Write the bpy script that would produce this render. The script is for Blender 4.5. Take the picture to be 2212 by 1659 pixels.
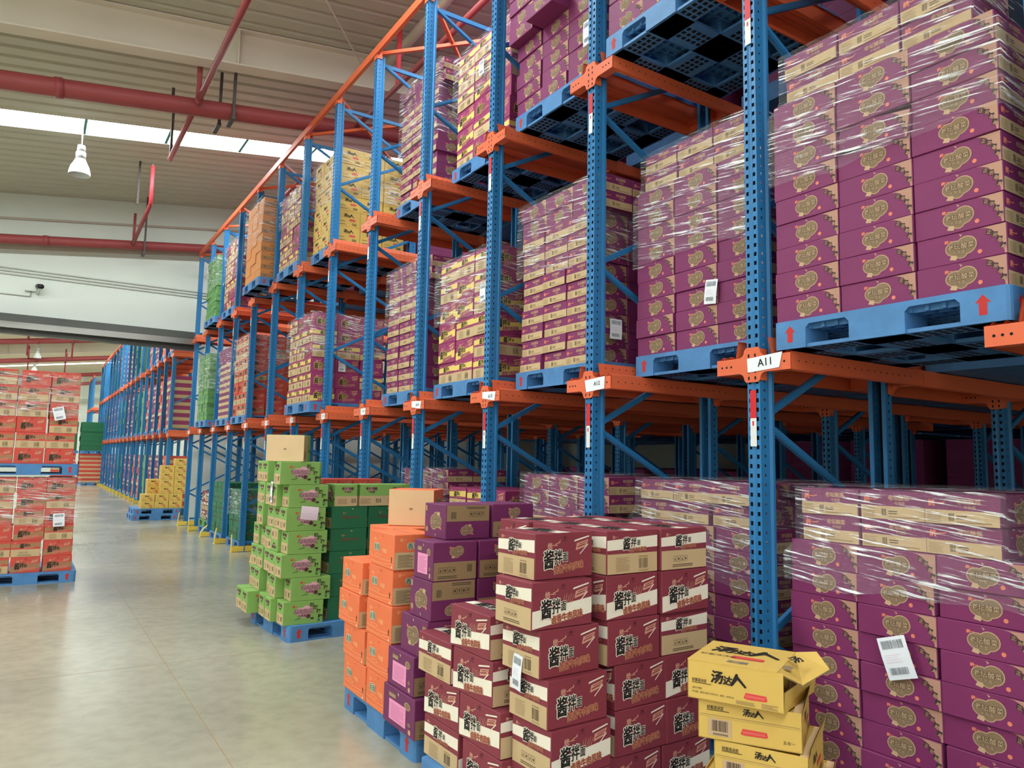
import bpy, bmesh, math, random
from mathutils import Matrix, Vector

for o in list(bpy.data.objects):
    bpy.data.objects.remove(o)
S = bpy.context.scene
COL = S.collection
rnd = random.Random(11)
PI = math.pi

# ------------------------------------------------------------------ camera
def make_camera():
    f, yaw, pitch, roll = 1599.94, 0.57468, 0.10321, 0.01912
    c = bpy.data.cameras.new('camera'); c.sensor_width = 36.0; c.sensor_fit = 'HORIZONTAL'
    c.lens = f / 2212.0 * 36.0; c.clip_start = 0.05; c.clip_end = 300
    o = bpy.data.objects.new('camera', c); COL.objects.link(o)
    fw = Vector((math.sin(yaw) * math.cos(pitch), math.cos(yaw) * math.cos(pitch), math.sin(pitch)))
    r = Vector((math.cos(yaw), -math.sin(yaw), 0)); u = r.cross(fw)
    r2 = r * math.cos(roll) + u * math.sin(roll); u2 = -r * math.sin(roll) + u * math.cos(roll)
    m = Matrix((r2, u2, -fw)).transposed().to_4x4()
    m.translation = Vector((-3.2405, -2.6151, 1.6935))
    o.matrix_world = m
    S.camera = o
make_camera()

# ------------------------------------------------------------------ world, light, exposure
W = bpy.data.worlds.new('sky'); S.world = W; W.use_nodes = True
bg = W.node_tree.nodes['Background']
bg.inputs['Color'].default_value = (1.0, 0.98, 0.95, 1); bg.inputs['Strength'].default_value = 3.4
SKYLIGHT = 25.5            # radiance of the translucent roof panels
S.view_settings.view_transform = 'Standard'; S.view_settings.look = 'None'
S.view_settings.exposure = 0.0; S.view_settings.gamma = 1.0
S.view_settings.use_curve_mapping = False
try:
    S.cycles.max_bounces = 5; S.cycles.diffuse_bounces = 3; S.cycles.glossy_bounces = 2
    S.cycles.transparent_max_bounces = 8; S.cycles.use_adaptive_sampling = True; S.cycles.adaptive_threshold = 0.09; S.cycles.adaptive_min_samples = 16; S.cycles.sample_clamp_indirect = 6.0
    S.cycles.caustics_reflective = False; S.cycles.caustics_refractive = False
except Exception:
    pass

# ------------------------------------------------------------------ materials
def lin(c):
    c = c / 255.0
    return c / 12.92 if c <= 0.04045 else ((c + 0.055) / 1.055) ** 2.4
MATS = {}
def mat(name, rgb, rough=0.6, metal=0.0, var=0.07, scale=6.0, bump=0.0, spec=0.4):
    m = bpy.data.materials.new(name); m.use_nodes = True
    nt = m.node_tree; n = nt.nodes; L = nt.links
    b = n['Principled BSDF']
    col = [lin(v) for v in rgb]
    b.inputs['Roughness'].default_value = rough; b.inputs['Metallic'].default_value = metal
    b.inputs['Specular IOR Level'].default_value = spec
    if var > 0:
        tc = n.new('ShaderNodeTexCoord'); nz = n.new('ShaderNodeTexNoise')
        nz.inputs['Scale'].default_value = scale; nz.inputs['Detail'].default_value = 4
        oi = n.new('ShaderNodeObjectInfo'); ad = n.new('ShaderNodeVectorMath'); ad.operation = 'ADD'
        L.new(tc.outputs['Object'], ad.inputs[0]); L.new(oi.outputs['Location'], ad.inputs[1])
        L.new(ad.outputs[0], nz.inputs['Vector'])
        mx = n.new('ShaderNodeMix'); mx.data_type = 'RGBA'
        mx.inputs[6].default_value = [max(0, v * (1 - 1.6 * var)) for v in col] + [1]
        mx.inputs[7].default_value = [min(1, v * (1 + 1.6 * var)) for v in col] + [1]
        L.new(nz.outputs['Fac'], mx.inputs[0]); L.new(mx.outputs[2], b.inputs['Base Color'])
        if bump > 0:
            bp = n.new('ShaderNodeBump'); bp.inputs['Strength'].default_value = bump; bp.inputs['Distance'].default_value = 0.01
            L.new(nz.outputs['Fac'], bp.inputs['Height']); L.new(bp.outputs[0], b.inputs['Normal'])
    else:
        b.inputs['Base Color'].default_value = col + [1]
    MATS[name] = m
    return m

mat('blue_paint', (42, 116, 170), 0.42, var=0.05, scale=3)
mat('orange_paint', (224, 104, 64), 0.45, var=0.05, scale=3)
mat('hole_shade', (8, 9, 12), 0.9, var=0)  # near-black painted in for the shade inside holes, slots and pockets
mat('pallet_blue', (76, 128, 180), 0.55, var=0.16, scale=9, bump=0.15)
mat('pallet_green', (96, 140, 84), 0.55, var=0.12, scale=9)
mat('arrow_red', (190, 48, 44), 0.7, var=0.1, scale=30)
mat('kraft', (200, 170, 128), 0.75, var=0.05, scale=7)
mat('kraft_plain', (220, 186, 142), 0.75, var=0.05, scale=7)
mat('kraft_print', (150, 122, 86), 0.8, var=0)
mat('kraft_dark', (96, 78, 56), 0.8, var=0)
mat('purple', (126, 44, 92), 0.62, var=0.06, scale=5)
mat('purple_deep', (112, 42, 88), 0.55, var=0.06, scale=5)
mat('emblem_tan', (196, 162, 126), 0.7, var=0)
mat('emblem_olive', (138, 112, 84), 0.7, var=0)
mat('emblem_dark', (60, 50, 38), 0.7, var=0)
mat('tan_corner', (184, 138, 116), 0.7, var=0.04)
mat('brand_orange', (226, 126, 100), 0.7, var=0)
mat('brand_tan', (214, 150, 104), 0.7, var=0)
mat('cream', (238, 226, 206), 0.7, var=0.03)
mat('ink', (26, 20, 18), 0.7, var=0)
mat('maroon', (134, 52, 64), 0.62, var=0.06, scale=5)
mat('maroon_dark', (98, 34, 46), 0.62, var=0.0)
mat('pale_red', (212, 152, 128), 0.7, var=0)
mat('magenta', (152, 54, 98), 0.62, var=0.06, scale=5)
mat('band_yellow', (230, 198, 108), 0.62, var=0.03)
mat('box_red', (204, 76, 62), 0.62, var=0.06, scale=5)
mat('band_tan', (166, 120, 84), 0.7, var=0.04)
mat('box_orange', (234, 116, 70), 0.6, var=0.05, scale=5)
mat('print_green', (52, 112, 76), 0.7, var=0)
mat('pale_orange', (250, 176, 120), 0.7, var=0)
mat('box_green', (132, 172, 88), 0.6, var=0.05, scale=5)
mat('box_leaf', (94, 142, 82), 0.6, var=0.08, scale=5)
mat('box_darkgreen', (34, 104, 68), 0.6, var=0.06, scale=5)
mat('blob_pink', (222, 168, 178), 0.7, var=0)
mat('ink_brown', (86, 44, 44), 0.7, var=0)
mat('box_yellow', (216, 176, 88), 0.58, var=0.04, scale=5)
mat('pill_red', (222, 62, 66), 0.6, var=0)
mat('box_brownorange', (206, 132, 72), 0.62, var=0.06, scale=5)
mat('sticker_pink', (240, 150, 190), 0.6, var=0.02)
mat('paper', (236, 238, 242), 0.6, var=0.03, scale=12)
mat('paper_pink', (232, 208, 220), 0.6, var=0.04, scale=12)
mat('print_grey', (110, 112, 118), 0.7, var=0)
mat('sticker_red', (206, 32, 40), 0.5, var=0)
mat('sticker_white', (226, 228, 224), 0.5, var=0)
mat('guard_yellow', (236, 200, 78), 0.5, var=0.08, scale=10)
mat('wall_paint', (222, 226, 216), 0.85, var=0.03, scale=1.2)
mat('wall_stripe', (186, 172, 158), 0.85, var=0.03)
mat('roof_metal', (196, 192, 172), 0.55, var=0.03, scale=0.7)
mat('roof_light', (226, 214, 192), 0.7, var=0.03, scale=0.7)
mat('girder_paint', (230, 220, 202), 0.65, var=0.04, scale=1.5)
mat('pipe_red', (152, 66, 66), 0.5, var=0.06, scale=3)
mat('pipe_bright', (226, 72, 82), 0.5, var=0.03, scale=3)
mat('strut_grey', (86, 78, 74), 0.5, metal=0.3, var=0.08)
mat('steel', (168, 166, 160), 0.28, metal=0.9, var=0.1, scale=2)
mat('steel_dark', (92, 92, 88), 0.4, metal=0.6, var=0.1, scale=2)
mat('conduit', (190, 190, 180), 0.6, var=0.03)
mat('lamp_glass', (236, 240, 236), 0.35, var=0)
mat('lamp_metal', (206, 208, 206), 0.3, metal=0.5, var=0)
mat('camera_black', (24, 24, 26), 0.4, var=0)
mat('packet', (188, 160, 40), 0.3, var=0.3, scale=40)
mat('skylight_bar', (70, 130, 110), 0.6, var=0)

def mat_emit(name, rgb, strength):
    m = bpy.data.materials.new(name); m.use_nodes = True
    nt = m.node_tree; b = nt.nodes['Principled BSDF']
    b.inputs['Base Color'].default_value = (0.8, 0.8, 0.8, 1)
    b.inputs['Emission Color'].default_value = [lin(v) for v in rgb] + [1]
    b.inputs['Emission Strength'].default_value = strength
    MATS[name] = m
mat_emit('skylight_panel', (240, 252, 255), SKYLIGHT)

def mat_floor():
    m = bpy.data.materials.new('concrete'); m.use_nodes = True
    nt = m.node_tree; n = nt.nodes; L = nt.links; b = n['Principled BSDF']
    tc = n.new('ShaderNodeTexCoord')
    n1 = n.new('ShaderNodeTexNoise'); n1.inputs['Scale'].default_value = 0.55; n1.inputs['Detail'].default_value = 6
    n2 = n.new('ShaderNodeTexNoise'); n2.inputs['Scale'].default_value = 9; n2.inputs['Detail'].default_value = 6
    L.new(tc.outputs['Object'], n1.inputs['Vector']); L.new(tc.outputs['Object'], n2.inputs['Vector'])
    r1 = n.new('ShaderNodeValToRGB'); r1.color_ramp.elements[0].position = 0.3; r1.color_ramp.elements[1].position = 0.72
    r1.color_ramp.elements[0].color = [lin(v) for v in (152, 147, 126)] + [1]
    r1.color_ramp.elements[1].color = [lin(v) for v in (178, 171, 148)] + [1]
    L.new(n1.outputs['Fac'], r1.inputs['Fac'])
    mx = n.new('ShaderNodeMix'); mx.data_type = 'RGBA'; mx.blend_type = 'MULTIPLY'; mx.inputs[0].default_value = 1
    r2 = n.new('ShaderNodeValToRGB'); r2.color_ramp.elements[0].position = 0.3; r2.color_ramp.elements[1].position = 0.6
    r2.color_ramp.elements[0].color = (0.86, 0.86, 0.86, 1); r2.color_ramp.elements[1].color = (1, 1, 1, 1)
    L.new(n2.outputs['Fac'], r2.inputs['Fac'])
    L.new(r1.outputs[0], mx.inputs[6]); L.new(r2.outputs[0], mx.inputs[7])
    L.new(mx.outputs[2], b.inputs['Base Color'])
    rr = n.new('ShaderNodeMapRange'); rr.inputs['To Min'].default_value = 0.13; rr.inputs['To Max'].default_value = 0.30
    L.new(n1.outputs['Fac'], rr.inputs['Value']); L.new(rr.outputs[0], b.inputs['Roughness'])
    b.inputs['Specular IOR Level'].default_value = 0.6
    bp = n.new('ShaderNodeBump'); bp.inputs['Strength'].default_value = 0.012; bp.inputs['Distance'].default_value = 0.01
    L.new(n2.outputs['Fac'], bp.inputs['Height']); L.new(bp.outputs[0], b.inputs['Normal'])
    MATS['concrete'] = m
mat_floor()

def mat_film():
    m = bpy.data.materials.new('stretch_film'); m.use_nodes = True
    nt = m.node_tree; n = nt.nodes; L = nt.links
    n.remove(n['Principled BSDF']); out = n['Material Output']
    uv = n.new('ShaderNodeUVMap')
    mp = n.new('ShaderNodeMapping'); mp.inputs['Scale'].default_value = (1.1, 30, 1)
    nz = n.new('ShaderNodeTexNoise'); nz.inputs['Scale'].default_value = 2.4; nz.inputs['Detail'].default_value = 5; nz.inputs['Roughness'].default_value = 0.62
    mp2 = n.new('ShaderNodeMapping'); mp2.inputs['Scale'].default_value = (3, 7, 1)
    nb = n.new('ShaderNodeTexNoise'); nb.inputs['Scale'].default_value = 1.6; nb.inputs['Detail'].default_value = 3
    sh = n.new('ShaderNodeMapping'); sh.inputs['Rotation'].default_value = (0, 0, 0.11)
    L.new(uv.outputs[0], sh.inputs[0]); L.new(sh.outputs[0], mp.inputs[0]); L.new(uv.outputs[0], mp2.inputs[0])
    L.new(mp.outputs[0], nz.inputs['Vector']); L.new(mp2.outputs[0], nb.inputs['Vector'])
    st = n.new('ShaderNodeValToRGB'); st.color_ramp.elements[0].position = 0.545; st.color_ramp.elements[1].position = 0.61  # streak mask: milky film wrinkles with their highlights painted in as diffuse white
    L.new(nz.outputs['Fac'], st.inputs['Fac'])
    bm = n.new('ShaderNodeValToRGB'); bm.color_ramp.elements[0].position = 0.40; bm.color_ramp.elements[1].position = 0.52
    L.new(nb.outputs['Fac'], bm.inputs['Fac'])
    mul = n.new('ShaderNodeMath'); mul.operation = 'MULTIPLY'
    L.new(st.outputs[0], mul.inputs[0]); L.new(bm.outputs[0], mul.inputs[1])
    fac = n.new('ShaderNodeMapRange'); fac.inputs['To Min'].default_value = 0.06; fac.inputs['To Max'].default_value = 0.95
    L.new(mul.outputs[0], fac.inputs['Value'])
    bp = n.new('ShaderNodeBump'); bp.inputs['Strength'].default_value = 0.9; bp.inputs['Distance'].default_value = 0.02
    L.new(nz.outputs['Fac'], bp.inputs['Height'])
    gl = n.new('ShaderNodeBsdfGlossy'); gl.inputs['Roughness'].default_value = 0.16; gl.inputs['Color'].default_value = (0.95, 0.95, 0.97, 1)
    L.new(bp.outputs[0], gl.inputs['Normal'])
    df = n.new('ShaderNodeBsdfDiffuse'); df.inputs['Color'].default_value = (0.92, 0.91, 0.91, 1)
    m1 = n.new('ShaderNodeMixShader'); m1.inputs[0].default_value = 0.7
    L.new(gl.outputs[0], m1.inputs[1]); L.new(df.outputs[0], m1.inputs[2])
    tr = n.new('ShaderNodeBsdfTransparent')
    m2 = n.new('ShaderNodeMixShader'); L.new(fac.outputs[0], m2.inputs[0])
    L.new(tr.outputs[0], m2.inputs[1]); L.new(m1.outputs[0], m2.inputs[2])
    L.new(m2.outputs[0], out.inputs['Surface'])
    MATS['stretch_film'] = m
mat_film()

# ------------------------------------------------------------------ mesh helpers
class MB:
    """collects faces with materials, then builds one mesh"""
    def __init__(s): s.v = []; s.f = []; s.m = []
    def poly(s, pts, m):
        i = len(s.v); s.v += [tuple(p) for p in pts]; s.f.append(tuple(range(i, i + len(pts)))); s.m.append(m)
    def raw(s, vs, fs, m):
        i = len(s.v); s.v += [tuple(p) for p in vs]
        for f in fs: s.f.append(tuple(i + k for k in f)); s.m.append(m)
    def box(s, a, b, m):
        x0, y0, z0 = a; x1, y1, z1 = b
        vs = [(x0,y0,z0),(x1,y0,z0),(x1,y1,z0),(x0,y1,z0),(x0,y0,z1),(x1,y0,z1),(x1,y1,z1),(x0,y1,z1)]
        s.raw(vs, [(0,3,2,1),(4,5,6,7),(0,1,5,4),(1,2,6,5),(2,3,7,6),(3,0,4,7)], m)
    def tube(s, p, q, r, m, n=10, r2=None, cap=True):
        p = Vector(p); q = Vector(q); d = (q - p).normalized()
        a = d.orthogonal().normalized(); b = d.cross(a); r2 = r if r2 is None else r2
        vs = [p + (a * math.cos(t) + b * math.sin(t)) * r for t in (2 * PI * k / n for k in range(n))]
        vs += [q + (a * math.cos(t) + b * math.sin(t)) * r2 for t in (2 * PI * k / n for k in range(n))]
        fs = [(k, (k + 1) % n, n + (k + 1) % n, n + k) for k in range(n)]
        if cap: fs += [tuple(range(n))[::-1], tuple(range(n, 2 * n))]
        s.raw(vs, fs, m)
    def bar(s, p, q, w, t, m, side=(0, 1, 0)):
        """rectangular bar from p to q, t thick along 'side', w across"""
        p = Vector(p); q = Vector(q); d = (q - p).normalized(); sd = Vector(side).normalized()
        u = d.cross(sd).normalized() * (w / 2); sd = sd * (t / 2)
        vs = [p-u-sd, p+u-sd, p+u+sd, p-u+sd, q-u-sd, q+u-sd, q+u+sd, q-u+sd]
        s.raw(vs, [(0,1,2,3),(7,6,5,4),(0,4,5,1),(1,5,6,2),(2,6,7,3),(3,7,4,0)], m)
    def prism(s, prof, x0, x1, m, axis='x', cap=True):
        """closed 2D profile extruded along an axis; prof is (y,z) for x, (x,z) for y, (x,y) for z"""
        def P(a, b, c): return (c, a, b) if axis == 'x' else ((a, c, b) if axis == 'y' else (a, b, c))
        n = len(prof)
        vs = [P(a, b, x0) for a, b in prof] + [P(a, b, x1) for a, b in prof]
        fs = [(k, (k + 1) % n, n + (k + 1) % n, n + k) for k in range(n)]
        if cap: fs += [tuple(range(n))[::-1], tuple(range(n, 2 * n))]
        s.raw(vs, fs, m)
    def strip(s, prof, x0, x1, m, axis='x'):
        def P(a, b, c): return (c, a, b) if axis == 'x' else ((a, c, b) if axis == 'y' else (a, b, c))
        n = len(prof)
        vs = [P(a, b, x0) for a, b in prof] + [P(a, b, x1) for a, b in prof]
        s.raw(vs, [(k, k + 1, n + k + 1, n + k) for k in range(n - 1)], m)
    def mesh(s, name, smooth=False):
        me = bpy.data.meshes.new(name); me.from_pydata(s.v, [], s.f)
        names = []
        for m in s.m:
            if m not in names: names.append(m)
        for nm in names: me.materials.append(MATS[nm])
        ix = {nm: i for i, nm in enumerate(names)}
        me.polygons.foreach_set('material_index', [ix[m] for m in s.m])
        if smooth: me.polygons.foreach_set('use_smooth', [True] * len(s.f))
        me.update()
        return me
    def fix(s, name, smooth=False):
        me = s.mesh(name, smooth); bm = bmesh.new(); bm.from_mesh(me)
        bmesh.ops.recalc_face_normals(bm, faces=bm.faces); bm.to_mesh(me); bm.free(); return me

def obj(name, me, parent=None, loc=(0, 0, 0), rot=(0, 0, 0)):
    o = bpy.data.objects.new(name, me); COL.objects.link(o)
    o.location = loc; o.rotation_euler = rot
    if parent is not None: o.parent = parent
    return o
def tag(o, label, cat, group=None):
    o['label'] = label; o['category'] = cat
    if group: o['group'] = group
    return o
def struct(name, me, parent=None, loc=(0, 0, 0), rot=(0, 0, 0)):
    o = obj(name, me, parent, loc, rot)
    if parent is None: o['kind'] = 'structure'
    return o
def empty(name, loc=(0, 0, 0), rot=(0, 0, 0)):
    o = bpy.data.objects.new(name, None); COL.objects.link(o); o.location = loc; o.rotation_euler = rot
    o.empty_display_size = 0.1
    return o
ORD = ['first','second','third','fourth','fifth','sixth','seventh','eighth','ninth','tenth','eleventh','twelfth','thirteenth',
       'fourteenth','fifteenth','sixteenth','seventeenth','eighteenth','nineteenth','twentieth','twenty-first','twenty-second']
NUM = ['zero','one','two','three','four','five','six','seven','eight','nine','ten','eleven','twelve']

# ------------------------------------------------------------------ the setting
XL, XR, YF, YW, YE = -15.0, 13.56, -12.0, 17.4, 66.0
def roof_z(x): return 8.047 + 0.126 * x

m = MB(); m.poly([(XL, YF, 0), (XR, YF, 0), (XR, YE, 0), (XL, YE, 0)], 'concrete')
for y in (4.13, 10.1, -1.9, 16.0):                   # saw-cut joints in the slab
    m.box((XL, y - 0.003, 0.0002), (XR, y + 0.003, 0.0005), 'kraft_print')
m.box((-2.185, YF, 0.0002), (-2.18, YW, 0.0005), 'kraft_print')
struct('floor', m.mesh('floor'))

def wall_y(name, y0, y1, openings, x0=XL, x1=XR):
    """wall across X with rectangular openings (xa, xb, ztop)"""
    m = MB(); xs = x0
    def piece(xa, xb, za):
        prof = [(xa, za), (xb, za), (xb, roof_z(xb) + 0.05), (xa, roof_z(xa) + 0.05)]
        m.prism(prof, y0, y1, 'wall_paint', axis='y')
    for xa, xb, zt in openings:
        if xa > xs: piece(xs, xa, 0)
        piece(xa, xb, zt); xs = xb
    if xs < x1: piece(xs, x1, 0)
    return struct(name, m.fix(name))
wall_y('wall_back', YW, YW + 0.2, [(-9.5, 0.19, 4.58)])
wall_y('wall_far', YE, YE + 0.2, [])
wall_y('wall_front', YF - 0.2, YF, [(-13.5, -9.5, 4.2), (-8.5, -4.5, 4.2)])  # unseen door openings added behind the camera to let daylight in
m = MB(); m.box((XR, YF, 0), (XR + 0.2, YE, 10.0), 'wall_paint'); struct('wall_right', m.mesh('wall_right'))
m = MB(); ys = YF                                     # unseen dock door opening added to let daylight through the left wall
for ya, yb in ((-10.5, -6.5),):
    m.box((XL - 0.2, ys, 0), (XL, ya, 6.4), 'wall_paint'); m.box((XL - 0.2, ya, 4.4), (XL, yb, 6.4), 'wall_paint'); ys = yb
m.box((XL - 0.2, ys, 0), (XL, YE, 6.4), 'wall_paint'); struct('wall_left', m.mesh('wall_left'))

# raised band along the top of the back wall and the lower dark line behind the pipe
m = MB(); m.prism([(XL, roof_z(XL) - 1.30), (XR, roof_z(XR) - 1.30), (XR, roof_z(XR) - 1.16), (XL, roof_z(XL) - 1.16)], YW - 0.03, YW, 'wall_stripe', axis='y')
struct('trim_1', m.fix('trim_1'))
m = MB(); m.prism([(XL, roof_z(XL) - 0.61), (XR, roof_z(XR) - 0.61), (XR, roof_z(XR) - 0.56), (XL, roof_z(XL) - 0.56)], YW - 0.05, YW, 'wall_stripe', axis='y')
struct('trim_2', m.fix('trim_2'))

# ribbed roof sheets with translucent strips
SKY = [(-5.77, -5.0), (3.33, 4.10), (12.43, 13.2), (22.6, 23.4), (31.6, 32.4), (40.3, 41.1), (48.6, 49.4), (57.6, 58.4)]
def roof_sheet(name, ya, yb, mt):
    m = MB(); prof = []; y = ya
    while y < yb - 0.2:
        prof += [(y, 0.0), (y + 0.22, 0.0), (y + 0.25, 0.05), (y + 0.30, 0.05)]; y += 0.33
    prof.append((yb, 0.0))
    vs = [(x, py, roof_z(x) + pz) for x in (XL, XR) for py, pz in prof]; n = len(prof)
    m.raw(vs, [(k, n + k, n + k + 1, k + 1) for k in range(n - 1)], mt)
    return struct(name, m.mesh(name))
edges = [YF] + [v for s in SKY for v in s] + [YE]
for i in range(0, len(edges), 2):
    a, b = edges[i], edges[i + 1]
    if a < YW < b:
        roof_sheet('ceiling', a, YW, 'roof_metal'); roof_sheet('ceiling', YW, b, 'roof_light')
    else:
        roof_sheet('ceiling', a, b, 'roof_metal' if b < YW else 'roof_light')
for i, (a, b) in enumerate(SKY):
    w = empty('window_%d' % (i + 1), (0, a, 0)); w['kind'] = 'structure'
    n = 17; x = XL
    if abs(a - 12.43) < 0.1:
        pm = MB(); pm.poly([(0, 0, 0.03), (0, b - a, 0.03), (1.38, b - a, 0.03 + 0.126 * 1.38), (1.38, 0, 0.03 + 0.126 * 1.38)], 'skylight_panel')
        pme = pm.mesh('pane'); bm_ = MB(); bm_.bar((0, 0, 0), (0, b - a, 0), 0.03, 0.05, 'skylight_bar', side=(1, 0, 0)); bme = bm_.mesh('glazing_bar')
        xx = -2.79 - 1.41 * 8
        while xx < XR - 1.4:
            obj('pane', pme, w, (xx + 0.015, 0, roof_z(xx + 0.015))); obj('glazing_bar', bme, w, (xx, 0, roof_z(xx) + 0.02)); xx += 1.41
    else:
        pm = MB(); pm.poly([(XL, 0, roof_z(XL) + 0.03), (XL, b - a, roof_z(XL) + 0.03), (XR, b - a, roof_z(XR) + 0.03), (XR, 0, roof_z(XR) + 0.03)], 'skylight_panel')
        obj('pane', pm.mesh('pane'), w)

def girder(y, name, bottom_dz=0.62):
    m = MB()
    def band(dz0, dz1, ya, yb):
        m.prism([(XL, roof_z(XL) - dz0), (XR, roof_z(XR) - dz0), (XR, roof_z(XR) - dz1), (XL, roof_z(XL) - dz1)], ya, yb, 'girder_paint', axis='y')
    band(0.55, 0.0, y, y + 0.02); band(0.57, 0.55, y - 0.12, y + 0.14); band(0.03, 0.01, y - 0.12, y + 0.14)
    for x in (-10.0, -4.6, -1.1, 2.2, 6.0):
        m.box((x, y - 0.1, roof_z(x) - 0.55), (x + 0.02, y, roof_z(x)), 'girder_paint')
    tag(obj(name, m.fix(name)), 'pale painted roof girder crossing above the ' + ('near aisle' if y > 0 else 'space behind the aisle') if y < 17 else 'pale roof girder in the far hall at depth %s' % NUM[int((y - 17) / 9)], 'girder')
girder(8.3, 'roof_girder'); girder(-0.8, 'roof_girder'); girder(27.0, 'roof_girder'); girder(36.6, 'roof_girder'); girder(45.6, 'roof_girder')

# roof bracing tube and thin tie rod
m = MB(); m.tube((1.17, 8.1, 8.0), (1.10, 3.0, 8.0), 0.075, 'girder_paint'); tag(obj('bracing_tube', m.mesh('bracing_tube', True)), 'pale round bracing tube under the roof above the rack tops', 'bracing tube')
m = MB(); m.tube((-0.62, 6.4, 7.93), (0.85, 8.25, 7.9), 0.012, 'girder_paint', 6); tag(obj('tie_rod', m.mesh('tie_rod')), 'thin pale tie rod slanting under the roof sheets', 'tie rod')

# sprinkler mains, branches and hangers
def main_pipe(y, z0, slope, r, label, x0=XL + .02, x1=XR - .02):
    root = empty('sprinkler_main', (0, y, 0))
    m = MB(); m.tube((x0, 0, z0 + slope * x0), (x1, 0, z0 + slope * x1), r, 'pipe_red', 20); obj('pipe', m.mesh('pipe', True), root)
    cm = MB(); cm.tube((-0.05, 0, -0.05 * slope), (0.05, 0, 0.05 * slope), r + 0.014, 'pipe_red', 20); cme = cm.mesh('coupling', True)
    for x in (-9.2, -3.25, 2.75): obj('coupling', cme, root, (x, 0, z0 + slope * x))
    tag(root, label, 'pipe'); return root
def hanger(root, x, y, z, zt, side=0.0):
    m = MB(); m.box((x - 0.02, y - 0.025, z), (x + 0.02, y + 0.025, zt), 'strut_grey'); m.box((x - 0.03, y - 0.03, z - 0.02), (x + 0.03, y + 0.34, z + 0.02), 'strut_grey')
    o = obj('hanger', m.mesh('hanger'), root, (0, 0, 0)); o.location = (0, -root.location.y, 0)
p1 = main_pipe(8.77, 6.997, 0.126, 0.125, 'thick red sprinkler main crossing the aisle under the pale girder')
hanger(p1, -1.03, 8.62, 6.72, 7.62); hanger(p1, -1.16, 8.98, 6.72, 7.55)
p2 = main_pipe(17.0, 6.858, 0.119, 0.11, 'thick red sprinkler main running along the back wall')
hanger(p2, -1.25, 16.86, 6.5, 7.9)
for i, (y, z) in enumerate(((36.2, 6.99), (44.4, 6.99), (54.0, 6.9), (62.0, 6.9), (27.5, 6.99))):
    main_pipe(y, z, 0.126, 0.125, 'red sprinkler main in the far hall, %s one from the doorway' % ORD[[1, 2, 3, 4, 0][i]])
def branch(x, pts, label, riser, bright=False):
    root = empty('sprinkler_branch', (x, 0, 0))
    m = MB()
    for (ya, za), (yb, zb) in zip(pts[:-1], pts[1:]): m.tube((0, ya, za), (0, yb, zb), 0.042, 'pipe_red', 12)
    obj('pipe', m.mesh('pipe', True), root)
    ry, rz, rt = riser
    m = MB(); m.tube((0, ry, rz), (0, ry, rt), 0.038, 'pipe_bright' if bright else 'pipe_red', 12); m.tube((0, ry, rt), (0, ry, rt + 0.06), 0.014, 'steel', 8)
    o = obj('riser', m.mesh('riser', True), root)
    m = MB(); m.tube((0, pts[0][0] - 0.07, pts[0][1]), (0, pts[0][0] + 0.07, pts[0][1]), 0.056, 'pipe_red', 12); obj('coupling', m.mesh('coupling', True), root)
    tag(root, label, 'pipe'); return root
b1 = branch(-1.54, [(8.5, 6.80), (4.0, 6.80)], 'slim red sprinkler branch running toward the camera above the aisle', (8.55, 6.82, 7.75))
m = MB(); m.tube((0, 8.5, 6.80), (0, 11.1, 6.80), 0.042, 'pipe_red', 12); obj('pipe', m.mesh('pipe', True), b1)
m = MB(); m.box((-0.02, 11.05, 6.78), (0.02, 11.1, 7.83), 'strut_grey'); obj('hanger', m.mesh('hanger'), b1)
m = MB(); m.box((-0.25, 9.38, 6.95), (-0.21, 9.43, 7.3), 'strut_grey'); obj('hanger', m.mesh('hanger'), b1)
b2 = branch(-1.50, [(17.0, 6.68), (13.9, 6.80)], 'short red sprinkler branch with bright red riser beside the back wall', (13.9, 6.80, 7.62), True)
m = MB(); m.box((-0.22, 14.35, 6.9), (-0.18, 14.40, 7.85), 'strut_grey'); obj('hanger', m.mesh('hanger'), b2)
m = MB(); m.tube((-0.02, 16.6, 6.7), (-0.02, 16.6, 7.35), 0.03, 'pipe_red', 10); obj('riser', m.mesh('riser', True), b2)
b3 = branch(0.9, [(8.7, 7.1), (4.0, 7.1)], 'red sprinkler branch above the rack tops', (7.0, 7.1, 8.1), True)
b4 = branch(0.75, [(17.0, 6.95), (10.5, 6.95)], 'red sprinkler branch over the far end of the rack', (10.6, 6.95, 7.9), True)
for i, (x, y) in enumerate(((-3.6, 36.2), (-1.9, 36.2), (-3.6, 44.4), (-1.9, 44.4))):
    branch(x, [(y, 6.6), (y - 1.6, 6.9)], 'red sprinkler branch in the far hall, %s of four over its aisle' % ORD[i], (y, 5.9, 7.3))

# door gear above the opening
m = MB(); m.box((-9.7, YW - 0.30, 4.50), (0.22, YW + 0.02, 4.74), 'steel_dark'); d = struct('trim_3', m.mesh('trim_3'))
m = MB(); m.box((-9.7, YW - 0.34, 4.42), (0.20, YW - 0.30, 4.56), 'steel'); obj('door_rail', m.mesh('door_rail'), d)
m = MB(); m.box((-9.5, YW - 0.12, 4.32), (0.19, YW + 0.10, 4.46), 'steel_dark'); obj('door_leaf_edge', m.mesh('door_leaf_edge'), d)

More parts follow.
